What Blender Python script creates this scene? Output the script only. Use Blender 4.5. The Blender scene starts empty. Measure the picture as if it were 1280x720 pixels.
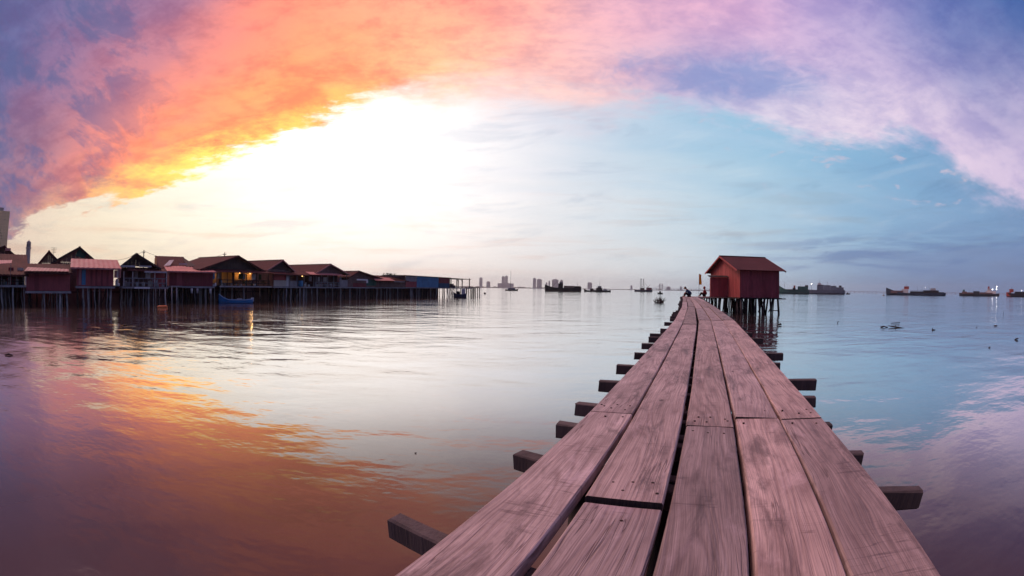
import bpy, bmesh, math, random
from mathutils import Vector
from math import radians, sin, cos, pi, hypot
random.seed(7)
S = bpy.context.scene
col = S.collection

# ------------------------------------------------------------------ camera
CZ = 2.5                       # eye height above the water
ROLL = radians(.83)
FPX = 16/36*1280               # 16 mm full-frame fisheye in photo pixels
cd = bpy.data.cameras.new('camera'); cam = bpy.data.objects.new('camera', cd); col.objects.link(cam)
cd.type = 'PANO'
cd.panorama_type = 'FISHEYE_EQUISOLID'
cd.fisheye_lens = 16.0
cd.fisheye_fov = radians(180)
cd.sensor_width = 36.0; cd.sensor_height = 20.25; cd.sensor_fit = 'HORIZONTAL'
cd.clip_start = .02; cd.clip_end = 40000
cam.location = (0, 0, CZ)
cam.rotation_mode = 'XYZ'
cam.rotation_euler = (radians(90), ROLL*0, 0)
from mathutils import Matrix
cam.matrix_world = Matrix.Translation((0, 0, CZ)) @ Matrix.Rotation(radians(90), 4, 'X') @ Matrix.Rotation(ROLL, 4, 'Z')
S.camera = cam

def ray(px, py):
    u = px-640; v = 360-py; r = hypot(u, v) or 1e-9
    th = 2*math.asin(min(1, r/2/FPX)); s = sin(th)/r
    x, y, z = u*s, cos(th), v*s
    c, n = cos(ROLL), sin(ROLL)
    return Vector((x*c-z*n, y, x*n+z*c))
def gnd(px, py, z):
    d = ray(px, py); t = (z-CZ)/d.z
    return Vector((d.x*t, d.y*t, z))
def hor(px):
    return 360+(px-640)*math.tan(ROLL)
def at(px, py, D):             # point on the pixel's ray at horizontal distance D
    d = ray(px, py); t = D/hypot(d.x, d.y)
    return Vector((d.x*t, d.y*t, CZ+d.z*t))

# ------------------------------------------------------------------ view settings
S.view_settings.view_transform = 'Standard'; S.view_settings.look = 'None'
S.view_settings.exposure = 0.08; S.view_settings.gamma = 1.0
S.view_settings.use_curve_mapping = False
S.render.engine = 'CYCLES'
S.cycles.use_denoising = True
S.cycles.max_bounces = 6; S.cycles.diffuse_bounces = 3; S.cycles.glossy_bounces = 3
S.cycles.volume_bounces = 0; S.cycles.sample_clamp_indirect = 4
S.cycles.caustics_reflective = False; S.cycles.caustics_refractive = False

def lin(c):
    return tuple((v/255/12.92 if v/255 <= .04045 else ((v/255+.055)/1.055)**2.4) for v in c)

# ------------------------------------------------------------------ node helper
class NT:
    def __init__(s, tree):
        s.t = tree; s.n = tree.nodes; s.l = tree.links
    def new(s, typ, **kw):
        n = s.n.new(typ)
        for k, v in kw.items(): setattr(n, k, v)
        return n
    def put(s, sock, v):
        if hasattr(v, 'is_linked') or isinstance(v, bpy.types.NodeSocket): s.l.new(v, sock)
        elif v is not None: sock.default_value = v
    def math(s, op, a, b=None, c=None, clamp=False):
        n = s.new('ShaderNodeMath', operation=op, use_clamp=clamp)
        s.put(n.inputs[0], a); s.put(n.inputs[1], b); s.put(n.inputs[2], c)
        return n.outputs[0]
    def vm(s, op, a, b=None, scale=None):
        n = s.new('ShaderNodeVectorMath', operation=op)
        s.put(n.inputs[0], a); s.put(n.inputs[1], b)
        if scale is not None: s.put(n.inputs['Scale'], scale)
        return n.outputs['Value'] if op in ('DOT_PRODUCT', 'LENGTH') else n.outputs[0]
    def sep(s, v):
        n = s.new('ShaderNodeSeparateXYZ'); s.put(n.inputs[0], v); return n.outputs
    def comb(s, x, y, z):
        n = s.new('ShaderNodeCombineXYZ')
        for i, v in enumerate((x, y, z)): s.put(n.inputs[i], v)
        return n.outputs[0]
    def noise(s, vec, scale, detail=3, rough=.5, dist=0, out=0, lac=2.0):
        n = s.new('ShaderNodeTexNoise'); s.put(n.inputs['Vector'], vec)
        s.put(n.inputs['Scale'], scale); n.inputs['Detail'].default_value = detail
        n.inputs['Roughness'].default_value = rough; n.inputs['Distortion'].default_value = dist
        n.inputs['Lacunarity'].default_value = lac
        return n.outputs[out]
    def ramp(s, fac, stops, interp='LINEAR'):
        n = s.new('ShaderNodeValToRGB'); s.put(n.inputs[0], fac)
        cr = n.color_ramp; cr.interpolation = interp
        while len(cr.elements) < len(stops): cr.elements.new(.5)
        for e, (p, c) in zip(cr.elements, stops):
            e.position = p; e.color = (*c, 1) if len(c) == 3 else c
        return n.outputs[0]
    def smooth(s, v, a, b):
        n = s.new('ShaderNodeMapRange', interpolation_type='SMOOTHSTEP')
        s.put(n.inputs[0], v); s.put(n.inputs[1], a); s.put(n.inputs[2], b)
        n.inputs[3].default_value = 0; n.inputs[4].default_value = 1
        return n.outputs[0]
    def mix(s, fac, a, b, mode='MIX'):
        n = s.new('ShaderNodeMix', data_type='RGBA', blend_type=mode)
        s.put(n.inputs[0], fac)
        s.put(n.inputs[6], (*a, 1) if isinstance(a, tuple) and len(a) == 3 else a)
        s.put(n.inputs[7], (*b, 1) if isinstance(b, tuple) and len(b) == 3 else b)
        return n.outputs[2]

# ------------------------------------------------------------------ sky (world)
SUN_AZ, SUN_EL = -72.0, 50.0
W = bpy.data.worlds.new('World'); S.world = W; W.use_nodes = True
t = NT(W.node_tree); t.n.clear()
wo = t.new('ShaderNodeOutputWorld'); bg = t.new('ShaderNodeBackground'); t.l.new(bg.outputs[0], wo.inputs[0])
tc = t.new('ShaderNodeTexCoord'); dvec = tc.outputs['Generated']
dx, dy, dz = t.sep(dvec)
el = t.math('ARCSINE', dz)
az = t.math('ARCTAN2', dx, dy)
den = t.math('ADD', t.math('MAXIMUM', dz, 0.0), .10)
plane = t.comb(t.math('DIVIDE', dx, den), t.math('DIVIDE', dy, den), 0.0)   # the cloud deck seen from below

ASTOP = [-180, -140, -112, -92]+[-80+160/23*i for i in range(24)]+[92, 112, 140, 180]
def field(points, rows, a_, e_, k0):
    """smooth colour field over the sky from control colours: one ramp over azimuth for each of a few elevations"""
    def ev(azd, eld):
        a, e = radians(azd), radians(eld); d = Vector((sin(a)*cos(e), cos(a)*cos(e), sin(e)))
        acc = [0, 0, 0]; ws = 1e-30
        for (dd, c, g, k) in points:
            w = math.exp(k0*k*(d.dot(dd)-1)); ws += w
            for i, v in enumerate(lin(c)): acc[i] += v*g*w
        return tuple(v/ws for v in acc)
    u = t.math('MULTIPLY_ADD', a_, 1/(2*pi), .5)
    out = None
    for i, r in enumerate(rows):
        c = t.ramp(u, [((a+180)/360, ev(a if abs(a) < 180 else 180, r)) for a in ASTOP])
        if out is None: out = c
        else:
            n = t.new('ShaderNodeMapRange', clamp=True); t.put(n.inputs[0], e_)
            n.inputs[1].default_value = radians(rows[i-1]); n.inputs[2].default_value = radians(r)
            out = t.mix(n.outputs[0], out, c)
    return out

splane = t.vm('MULTIPLY', plane, (.55, 1.25, 1.0))
def P(px, py, c, g=1.0, k=1.0): return (ray(px, py), c, g, k)
def Q(azd, eld, c, g=1.0, k=.5):
    a, e = radians(azd), radians(eld)
    return (Vector((sin(a)*cos(e), cos(a)*cos(e), sin(e))), c, g, k)

CLEAR = [
    P(30, 300, (222, 196, 178)), P(110, 285, (248, 240, 216)), P(110, 318, (246, 224, 188)), P(240, 250, (252, 250, 236), 1.15),
    P(240, 312, (250, 228, 192)), P(360, 230, (253, 252, 248), 1.4), P(400, 280, (252, 250, 244), 1.32), P(360, 325, (248, 218, 192)),
    P(480, 180, (255, 246, 238), 1.3), P(520, 255, (254, 252, 248), 1.38), P(480, 330, (244, 220, 202)), P(600, 190, (246, 238, 238), 1.1),
    P(620, 270, (244, 243, 242), 1.15), P(620, 335, (234, 216, 206)), P(700, 200, (212, 222, 234)), P(720, 290, (230, 236, 238)), P(740, 340, (226, 216, 214)),
    P(700, 140, (222, 216, 228)), P(800, 170, (142, 188, 218)), P(800, 240, (196, 216, 228)), P(820, 300, (224, 234, 236)), P(840, 346, (214, 212, 216)),
    P(920, 180, (124, 178, 214)), P(920, 250, (160, 200, 222)), P(940, 300, (200, 222, 230)), P(960, 350, (176, 188, 206)),
    P(1060, 210, (116, 170, 210)), P(1060, 280, (152, 194, 216)), P(1060, 345, (160, 176, 204)), P(1160, 220, (118, 162, 204)),
    P(1170, 290, (126, 166, 198)), P(1180, 350, (132, 156, 188)), P(1260, 280, (118, 146, 188)), P(1265, 340, (108, 142, 180)),
    Q(100, 8, (90, 116, 158)), Q(-95, 8, (120, 104, 130)), Q(180, 6, (92, 96, 122)),
]
CLOUD = [
    P(0, 20, (78, 92, 146)), P(0, 130, (70, 88, 140)), P(60, 90, (84, 92, 148)), P(90, 20, (92, 94, 148)), P(0, 200, (92, 96, 142)),
    P(40, 245, (150, 116, 134)), P(10, 275, (168, 120, 130)), P(60, 200, (188, 120, 128)), P(110, 165, (242, 138, 118)), P(150, 60, (150, 112, 150)),
    P(180, 120, (246, 140, 116)), P(130, 220, (238, 134, 108)), P(200, 195, (252, 138, 84), 1.32), P(200, 20, (124, 106, 152)), P(250, 70, (236, 138, 126)),
    P(260, 150, (250, 140, 96), 1.32), P(280, 190, (255, 168, 70), 1.32), P(320, 40, (254, 140, 116)), P(330, 110, (252, 142, 100), 1.32), P(370, 150, (255, 176, 74), 1.32),
    P(420, 60, (255, 140, 108), 1.32), P(420, 115, (255, 166, 84), 1.32), P(500, 20, (255, 146, 124), 1.32), P(500, 85, (255, 160, 104), 1.32), P(560, 110, (255, 196, 140), 1.32),
    P(580, 40, (255, 152, 122), 1.32), P(640, 90, (252, 190, 160), 1.32), P(660, 20, (250, 166, 150)), P(700, 110, (240, 200, 196)), P(730, 50, (242, 180, 182)),
    P(770, 90, (224, 184, 200)), P(800, 20, (234, 172, 190)), P(840, 100, (122, 146, 200), 1, 2), P(920, 95, (126, 146, 200), 1, 2), P(1000, 108, (142, 156, 204), 1, 2),
    P(840, 62, (206, 170, 200), 1, 1.5), P(870, 20, (230, 170, 200)), P(950, 40, (220, 174, 208)), P(960, 70, (196, 168, 206), 1, 1.5), P(900, 140, (214, 208, 226)), P(1000, 150, (226, 212, 226)),
    P(1050, 90, (200, 178, 214)), P(1050, 20, (176, 152, 202)), P(1110, 130, (224, 204, 224)), P(1120, 60, (184, 166, 210)), P(1140, 10, (84, 106, 172)), P(1190, 60, (84, 110, 174)),
    P(1170, 150, (224, 200, 222)), P(1250, 60, (56, 94, 160)), P(1270, 10, (46, 82, 146)), P(100, 120, (230, 132, 124)), P(1080, 160, (226, 208, 224)), P(1215, 200, (222, 198, 220)), P(870, 82, (150, 156, 204), 1, 2), P(1230, 130, (150, 150, 200)), P(1260, 190, (212, 188, 216)), P(1275, 235, (190, 174, 208)),
    Q(0, 60, (226, 150, 150)), Q(0, 88, (206, 146, 160)), Q(-60, 55, (126, 110, 156)), Q(60, 55, (110, 116, 176)),
    Q(180, 55, (112, 98, 130)), Q(180, 20, (88, 92, 122)), Q(115, 25, (66, 84, 136)), Q(-115, 25, (66, 70, 112)),
]
# turbulence that folds the cloud field
n1 = t.noise(splane, 1.0, 3, .5, .0, out=1)
n2 = t.noise(t.vm('ADD', splane, (7.3, 2.1, 0)), 3.0, 4, .6, .0, out=1)
wv = t.vm('ADD', t.vm('SCALE', t.vm('SUBTRACT', n1, (.5, .5, .5)), None, .26), t.vm('SCALE', t.vm('SUBTRACT', n2, (.5, .5, .5)), None, .12))
low = t.smooth(dz, 0.02, .22)
wv = t.vm('SCALE', wv, None, low)
wd = t.vm('NORMALIZE', t.vm('ADD', dvec, wv))
wd2 = t.vm('NORMALIZE', t.vm('ADD', dvec, t.vm('SCALE', wv, None, .8)))
c2x, c2y, c2z = t.sep(wd2)
clear = field(CLEAR, (0.5, 3, 6, 10, 14, 18, 23, 29), t.math('ARCTAN2', c2x, c2y), t.math('ARCSINE', c2z), 70.0)
c1x, c1y, c1z = t.sep(wd)
cloud = field(CLOUD, (3, 7, 11, 15, 19, 23, 27, 31, 36, 44, 60, 88), t.math('ARCTAN2', c1x, c1y), t.math('ARCSINE', c1z), 110.0)
# thin streaks of haze low over the sea
hs = t.noise(t.comb(t.math('MULTIPLY', az, 2.2), t.math('MULTIPLY', el, 26.0), 3.0), 1.7, 4, .55, .4)
hband = t.math('MULTIPLY', t.smooth(hs, .50, .72), t.math('MULTIPLY', t.smooth(el, .0, .06), t.math('SUBTRACT', 1.0, t.smooth(el, .10, .30))))
clear = t.mix(t.math('MULTIPLY', hband, .7), clear, t.vm('MULTIPLY', clear, (.95, .82, .77)))
# streaky light cirrus in the blue part
cs = t.noise(t.vm('MULTIPLY', plane, (.30, 1.1, 1)), 1.3, 5, .6, .5)
clear = t.mix(t.math('MULTIPLY', t.smooth(cs, .46, .74), t.math('MULTIPLY', t.smooth(el, .10, .26), .5)), clear, t.vm('ADD', t.vm('SCALE', clear, None, .75), (.25, .22, .24)))
ws = t.noise(t.comb(t.math('MULTIPLY', az, 3.0), t.math('MULTIPLY', t.math('ADD', el, t.math('MULTIPLY', az, -.10)), 15.0), 11.0), 1.5, 7, .66, .5)
clear = t.mix(t.math('MULTIPLY', t.smooth(ws, .50, .70), .6), clear, t.vm('MULTIPLY', clear, (.72, .77, .83)))
clear = t.mix(t.math('MULTIPLY', t.math('SUBTRACT', 1.0, t.smooth(ws, .30, .46)), .5), clear, t.vm('ADD', t.vm('SCALE', clear, None, .86), (.15, .14, .135)))
# edge of the cloud deck: elevation as a function of azimuth
EDGE = [(-180, .0), (-95, .0), (-78, .01)]
for (px, py) in [(20, 286), (60, 258), (100, 246), (170, 237), (230, 214), (290, 196), (340, 176), (400, 150), (470, 128), (560, 112), (650, 112),
                 (740, 128), (830, 134), (900, 152), (980, 166), (1080, 180), (1140, 178), (1175, 190), (1205, 222), (1240, 240), (1279, 246)]:
    d = ray(px, py); EDGE.append((math.degrees(math.atan2(d.x, d.y)), math.asin(d.z)))
EDGE += [(80, .12), (95, .02), (180, 0.)]
fc = t.new('ShaderNodeFloatCurve'); cv = fc.mapping.curves[0]
t.l.new(t.math('MULTIPLY_ADD', az, 1/(2*pi), .5), fc.inputs['Value'])
pts = [((a+180)/360, e) for a, e in EDGE]
cv.points[0].location = pts[0]; cv.points[1].location = pts[-1]
for p in pts[1:-1]: cv.points.new(*p)
fc.mapping.update()
edge = fc.outputs[0]
m1 = t.noise(t.vm('ADD', splane, (3.1, 9.2, 0)), 1.7, 8, .70, .0)
m2 = t.noise(t.comb(t.math('MULTIPLY', az, 5.0), t.math('MULTIPLY', el, 14.0), 1.0), 1.5, 6, .62, .0)
pert = t.math('MULTIPLY_ADD', t.math('SUBTRACT', m1, .5), .17, t.math('MULTIPLY', t.math('SUBTRACT', m2, .5), .10))
over = t.math('ADD', t.math('SUBTRACT', el, edge), pert)
soft = t.math('ADD', .012, t.math('MULTIPLY', t.smooth(az, -.45, -.02), .085))
soft = t.math('SUBTRACT', soft, t.math('MULTIPLY', t.smooth(az, .06, .36), .066))
mask = t.smooth(over, t.math('MULTIPLY', soft, -1.0), soft)
# clumps of shadow and light inside the deck
b1 = t.noise(t.vm('ADD', splane, (1.7, 4.4, 2)), 2.2, 9, .70, .2)
b2 = t.noise(t.comb(t.math('MULTIPLY', az, 4.0), t.math('MULTIPLY', el, 9.0), 5.0), 1.6, 8, .70, .2)
sh = t.smooth(t.math('ADD', t.math('MULTIPLY', b1, .5), t.math('MULTIPLY', b2, .5)), .38, .58)
sidef = t.smooth(az, -.35, .35)
dark = t.mix(sidef, t.vm('MULTIPLY', cloud, (.78, .66, .80)), t.vm('MULTIPLY', cloud, (.80, .84, .95)))
lite = t.mix(sidef, t.vm('MULTIPLY', cloud, (1.14, 1.13, 1.10)), t.vm('MULTIPLY', cloud, (1.16, 1.18, 1.10)))
cloud = t.mix(sh, dark, lite)
# slate-blue patches towards the dark side of the deck
pn = t.noise(t.comb(t.math('MULTIPLY', az, 4.6), t.math('MULTIPLY', t.math('ADD', el, t.math('MULTIPLY', az, .28)), 9.0), 14.0), 1.3, 8, .66, .3)
pm = t.math('MULTIPLY', t.smooth(t.math('MULTIPLY', az, -1.0), .70, 1.15), t.smooth(pn, .46, .60))
cloud = t.mix(t.math('MULTIPLY', pm, .75), cloud, lin((72, 86, 138)))
# a ragged blue opening high in the deck
hd = ray(905, 97); ha, he = math.atan2(hd.x, hd.y), math.asin(hd.z)
ex = t.math('MULTIPLY', t.math('SUBTRACT', az, ha), 1/.26)
ey = t.math('MULTIPLY', t.math('ADD', t.math('SUBTRACT', el, he), t.math('MULTIPLY', t.math('SUBTRACT', az, ha), .10)), 1/.055)
rr_ = t.math('SQRT', t.math('ADD', t.math('MULTIPLY', ex, ex), t.math('MULTIPLY', ey, ey)))
hn = t.noise(t.comb(t.math('MULTIPLY', az, 8.0), t.math('MULTIPLY', el, 17.0), 4.0), 1.4, 7, .66, .5)
hole = t.smooth(t.math('SUBTRACT', t.math('MULTIPLY_ADD', t.math('SUBTRACT', hn, .5), 2.6, 1.0), rr_), -.35, .85)
cloud = t.mix(t.math('MULTIPLY', hole, t.math('MULTIPLY_ADD', b2, .5, .42)), cloud, lin((116, 142, 198)))
# warm rim where the low sun shines through the thin edge
sund = Q(-42, 17, (0, 0, 0))[0]
glow = t.math('EXPONENT', t.math('MULTIPLY_ADD', t.vm('DOT_PRODUCT', dvec, tuple(sund)), 22.0, -22.0))
rim = t.math('MULTIPLY', glow, t.math('MULTIPLY', t.math('SUBTRACT', 1.0, t.smooth(over, .0, .075)), t.smooth(b2, .3, .55)))
cloud = t.mix(t.math('MULTIPLY', rim, .85, clamp=True), cloud, (1.7, 1.0, .16))
skyc = t.mix(mask, clear, cloud)
# a few small puffs along the right-hand edge of the deck
pf = t.noise(t.comb(t.math('MULTIPLY', az, 9.0), t.math('MULTIPLY', el, 24.0), 8.0), 1.3, 5, .6, .3)
pband = t.math('MULTIPLY', t.smooth(az, .32, .5), t.math('MULTIPLY', t.smooth(over, -.16, -.06), t.math('SUBTRACT', 1.0, mask)))
skyc = t.mix(t.math('MULTIPLY', t.math('MULTIPLY', t.smooth(pf, .60, .74), pband), .75), skyc, (.62, .52, .62))
# grey bank low on the right
gb = t.noise(t.comb(t.math('MULTIPLY', az, 3.0), t.math('MULTIPLY', el, 22.0), 2.0), 1.6, 6, .6, .3)
bank = t.math('MULTIPLY', t.smooth(az, .50, .95), t.math('SUBTRACT', 1.0, t.smooth(t.math('MULTIPLY_ADD', gb, -.10, el), .03, .06)))
skyc = t.mix(t.math('MULTIPLY', bank, .55), skyc, lin((112, 128, 172)))
sb = t.noise(t.comb(t.math('MULTIPLY', az, 3.2), t.math('MULTIPLY', el, 30.0), 6.0), 1.5, 6, .62, .4)
sbm = t.math('MULTIPLY', t.smooth(az, .42, .75), t.math('MULTIPLY', t.smooth(el, .02, .06), t.math('SUBTRACT', 1.0, t.smooth(el, .085, .15))))
skyc = t.mix(t.math('MULTIPLY', t.math('MULTIPLY', t.smooth(sb, .44, .60), sbm), .62), skyc, lin((98, 124, 172)))
nish = t.new('ShaderNodeTexSky', sky_type='NISHITA'); nish.sun_disc = False
nish.sun_elevation = radians(SUN_EL); nish.sun_rotation = radians(SUN_AZ)
skyc = t.vm('ADD', skyc, t.vm('SCALE', nish.outputs[0], None, .004))
t.l.new(skyc, bg.inputs['Color']); bg.inputs['Strength'].default_value = 1.0
W.cycles.sampling_method = 'MANUAL'; W.cycles.sample_map_resolution = 512

# ------------------------------------------------------------------ sun
sl = bpy.data.lights.new('sun', 'SUN'); sl.energy = 1.6; sl.angle = radians(30); sl.color = (1.0, .66, .56)
so = bpy.data.objects.new('sun', sl); col.objects.link(so)
a, e = radians(SUN_AZ), radians(SUN_EL)
so.rotation_euler = Vector((sin(a)*cos(e), cos(a)*cos(e), sin(e))).to_track_quat('Z', 'Y').to_euler()
so.location = (-60, 100, 60)

# ------------------------------------------------------------------ materials
MATS = {}
def base(name):
    m = bpy.data.materials.new(name); m.use_nodes = True; t = NT(m.node_tree); t.n.clear()
    o = t.new('ShaderNodeOutputMaterial'); b = t.new('ShaderNodeBsdfPrincipled'); t.l.new(b.outputs[0], o.inputs[0])
    MATS[name] = m
    return m, t, b, o

def weathered(name, c, var=.35, rough=.75, streak=5.0, scale=1.0, bump=.25, metal=0.0, dirt=(.05, .04, .035), dirtamt=.4, perobj=.25):
    """painted or bare surface with vertical weather streaks, blotches and dirt"""
    m, t, b, o = base(name)
    tc = t.new('ShaderNodeTexCoord'); v = tc.outputs['Object']
    oi = t.new('ShaderNodeObjectInfo'); rnd = oi.outputs['Random']
    off = t.vm('ADD', v, t.comb(t.math('MULTIPLY', rnd, 37.0), t.math('MULTIPLY', rnd, 91.0), 0.0))
    big = t.noise(off, .9*scale, 5, .6)
    st = t.noise(t.vm('MULTIPLY', off, (streak, streak, .5)), 1.6*scale, 5, .6)
    f = t.math('ADD', t.math('MULTIPLY', big, .5), t.math('MULTIPLY', st, .5))
    lo = tuple(x*(1-var) for x in c); hi = tuple(min(.9, x*(1+var)) for x in c)
    cc = t.ramp(f, [(.32, lo), (.5, c), (.68, hi)])
    d = t.smooth(t.noise(t.vm('MULTIPLY', off, (2, 2, .8)), 1.1*scale, 6, .65), .52, .72)
    cc = t.mix(t.math('MULTIPLY', d, dirtamt), cc, dirt)
    cc = t.vm('SCALE', cc, None, t.math('MULTIPLY_ADD', rnd, perobj, 1-perobj/2))
    t.l.new(cc, b.inputs['Base Color'])
    t.put(b.inputs['Roughness'], t.math('MULTIPLY_ADD', st, .25, rough-.12))
    b.inputs['Metallic'].default_value = metal; b.inputs['Specular IOR Level'].default_value = .18
    bp = t.new('ShaderNodeBump'); bp.inputs['Strength'].default_value = bump; bp.inputs['Distance'].default_value = .02
    t.l.new(st, bp.inputs['Height']); t.l.new(bp.outputs[0], b.inputs['Normal'])
    return m

def glow_mat(name, c, st):
    m, t, b, o = base(name)
    b.inputs['Base Color'].default_value = (*c, 1); b.inputs['Emission Color'].default_value = (*c, 1); b.inputs['Emission Strength'].default_value = st
    return m

def plank_mat():
    m, t, b, o = base('deck_wood')
    tc = t.new('ShaderNodeTexCoord'); oi = t.new('ShaderNodeObjectInfo'); rnd = oi.outputs['Random']
    v = t.vm('ADD', tc.outputs['Object'], t.comb(t.math('MULTIPLY', rnd, 13.7), t.math('MULTIPLY', rnd, 57.0), t.math('MULTIPLY', rnd, 5.0)))
    # slow wander of the grain
    wob = t.noise(t.vm('MULTIPLY', v, (1.6, .55, 1)), 1.0, 3, .5, out=1)
    gv = t.vm('ADD', v, t.vm('SCALE', t.vm('SUBTRACT', wob, (.5, .5, .5)), None, .16))
    gx, gy, gz = t.sep(gv)
    # cathedral figure: nested contour lines of a smooth field
    fld = t.noise(t.vm('MULTIPLY', gv, (5.0, .42, 1)), 1.0, 1.5, .35)
    rings = t.math('FRACT', t.math('MULTIPLY', fld, 17.0))
    rings = t.math('ABSOLUTE', t.math('SUBTRACT', rings, .5))
    ring = t.smooth(rings, .0, .32)
    fine = t.noise(t.vm('MULTIPLY', gv, (300, 2.6, 60)), 1.0, 3, .6)
    fine2 = t.noise(t.vm('MULTIPLY', gv, (70, .7, 20)), 1.0, 5, .62)
    blot = t.noise(t.vm('MULTIPLY', v, (3.2, 1.1, 1)), 1.3, 5, .6, .6)
    blot2 = t.noise(t.vm('ADD', t.vm('MULTIPLY', v, (5.0, 2.2, 1)), (4, 9, 2)), 1.1, 6, .65, .4)
    tone = t.math('ADD', t.math('MULTIPLY', blot, .55), t.math('MULTIPLY', fine2, .45))
    c = t.ramp(tone, [(.28, (.16, .122, .118)), (.43, (.31, .245, .235)), (.58, (.47, .385, .37)), (.74, (.62, .53, .515))])
    c = t.mix(t.math('MULTIPLY', t.math('SUBTRACT', 1.0, ring), t.math('MULTIPLY', t.smooth(blot2, .35, .6), .58)), c, (.15, .10, .10))
    c = t.mix(t.math('MULTIPLY', t.smooth(fine, .46, .64), .55), c, (.15, .11, .11))
    # bleached, worn patches and dark weather stains
    c = t.mix(t.math('MULTIPLY', t.smooth(blot2, .56, .74), .38), c, (.66, .55, .58))
    stn = t.noise(t.vm('ADD', t.vm('MULTIPLY', v, (6, 1.5, 1)), (31, 7, 3)), 1.0, 7, .7, .5)
    c = t.mix(t.math('MULTIPLY', t.smooth(stn, .50, .68), .78), c, (.085, .062, .064))
    # saw marks across the board
    sx, sy, sz = t.sep(v)
    saw = t.noise(t.comb(t.math('MULTIPLY', sx, 1.1), t.math('MULTIPLY', sy, 17.0), 0.), 1.0, 2, .5)
    sawl = t.math('SUBTRACT', 1.0, t.smooth(t.math('ABSOLUTE', t.math('SUBTRACT', saw, .5)), .0, .012))
    sawm = t.smooth(t.noise(t.vm('MULTIPLY', v, (3, 2, 1)), 1.4, 2, .5), .52, .6)
    c = t.mix(t.math('MULTIPLY', t.math('MULTIPLY', sawl, sawm), .5), c, (.07, .045, .05))
    # knots
    vo = t.new('ShaderNodeTexVoronoi'); t.put(vo.inputs['Vector'], t.vm('MULTIPLY', gv, (5.5, 2.6, 1))); vo.inputs['Scale'].default_value = 1.0
    kd = vo.outputs['Distance']
    kx, ky, kz = t.sep(vo.outputs['Color'])
    kn = t.math('MULTIPLY', t.math('SUBTRACT', 1.0, t.smooth(kd, .03, .10)), t.smooth(kx, .80, .82))
    c = t.mix(t.math('MULTIPLY', kn, .85), c, (.045, .025, .028))
    # splits along the grain
    crk = t.noise(t.vm('MULTIPLY', gv, (30, .9, 5)), 1.0, 2, .5)
    crl = t.math('SUBTRACT', 1.0, t.smooth(t.math('ABSOLUTE', t.math('SUBTRACT', crk, .5)), .0, .016))
    crm = t.smooth(t.noise(t.vm('MULTIPLY', v, (4, 1.4, 1)), 1.0, 2, .5), .53, .62)
    crack = t.math('MULTIPLY', crl, crm)
    c = t.mix(t.math('MULTIPLY', crack, .65), c, (.06, .024, .027))
    r2 = t.math('FRACT', t.math('MULTIPLY', rnd, 7.31))
    c = t.vm('MULTIPLY', c, t.mix(r2, (1.12, 1.0, .95), (1.04, 1.02, 1.07)))
    c = t.vm('SCALE', c, None, t.math('MULTIPLY_ADD', rnd, .62, .70))
    t.l.new(c, b.inputs['Base Color'])
    t.put(b.inputs['Roughness'], t.math('MULTIPLY_ADD', fine2, .3, .48))
    b.inputs['Specular IOR Level'].default_value = .35
    h = t.math('ADD', t.math('MULTIPLY', fine, .5), t.math('MULTIPLY', ring, .35))
    h = t.math('ADD', h, t.math('MULTIPLY', fine2, .6))
    h = t.math('SUBTRACT', h, t.math('MULTIPLY', crack, 1.5)); h = t.math('SUBTRACT', h, t.math('MULTIPLY', kn, .8))
    bp = t.new('ShaderNodeBump'); bp.inputs['Strength'].default_value = .5; bp.inputs['Distance'].default_value = .004
    t.l.new(h, bp.inputs['Height']); t.l.new(bp.outputs[0], b.inputs['Normal'])
    return m

def water_mat():
    m, t, b, o = base('sea_water')
    tc = t.new('ShaderNodeTexCoord'); v = tc.outputs['Object']
    sw = t.noise(t.vm('MULTIPLY', v, (.05, .075, 1)), 1.0, 3, .5, .5)           # calmer and rougher fields
    w1 = t.noise(t.vm('MULTIPLY', v, (.22, .34, 1)), 1.0, 2, .5, .3)            # long swell
    w2 = t.noise(t.vm('ADD', t.vm('MULTIPLY', v, (.8, 1.3, 1)), (5, 3, 0)), 1.0, 3, .55, .0)
    w3 = t.noise(t.vm('ADD', t.vm('MULTIPLY', v, (3.2, 5.4, 1)), (2, 8, 0)), 1.0, 3, .6, .3)
    rough = t.smooth(sw, .38, .62)
    h = t.math('MULTIPLY', w1, .11)
    h = t.math('ADD', h, t.math('MULTIPLY', w2, .027))
    h = t.math('ADD', h, t.math('MULTIPLY', t.math('MULTIPLY', w3, .0085), t.math('MULTIPLY_ADD', rough, .9, .25)))
    bp = t.new('ShaderNodeBump'); bp.inputs['Strength'].default_value = 1.0; bp.inputs['Distance'].default_value = 1.0
    t.l.new(h, bp.inputs['Height'])
    t.n.remove(b)
    geo = t.new('ShaderNodeNewGeometry')
    cosv = t.math('ABSOLUTE', t.vm('DOT_PRODUCT', geo.outputs['Normal'], geo.outputs['Incoming']))
    refl = t.ramp(cosv, [(0, (.97,)*3), (.06, (.88,)*3), (.12, (.84,)*3), (.19, (.73,)*3), (.25, (.56,)*3), (.31, (.33,)*3), (.38, (.17,)*3), (.47, (.085,)*3), (.6, (.045,)*3), (1, (.035,)*3)])
    df = t.new('ShaderNodeBsdfDiffuse'); df.inputs['Color'].default_value = (.085, .052, .050, 1)
    gl = t.new('ShaderNodeBsdfGlossy'); gl.inputs['Color'].default_value = (1, 1, 1, 1)
    t.put(gl.inputs['Roughness'], t.math('MULTIPLY_ADD', rough, .04, .07))
    t.l.new(bp.outputs[0], gl.inputs['Normal'])
    mx = t.new('ShaderNodeMixShader'); t.l.new(refl, mx.inputs[0]); t.l.new(df.outputs[0], mx.inputs[1]); t.l.new(gl.outputs[0], mx.inputs[2])
    t.l.new(mx.outputs[0], o.inputs[0])
    return m

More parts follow.
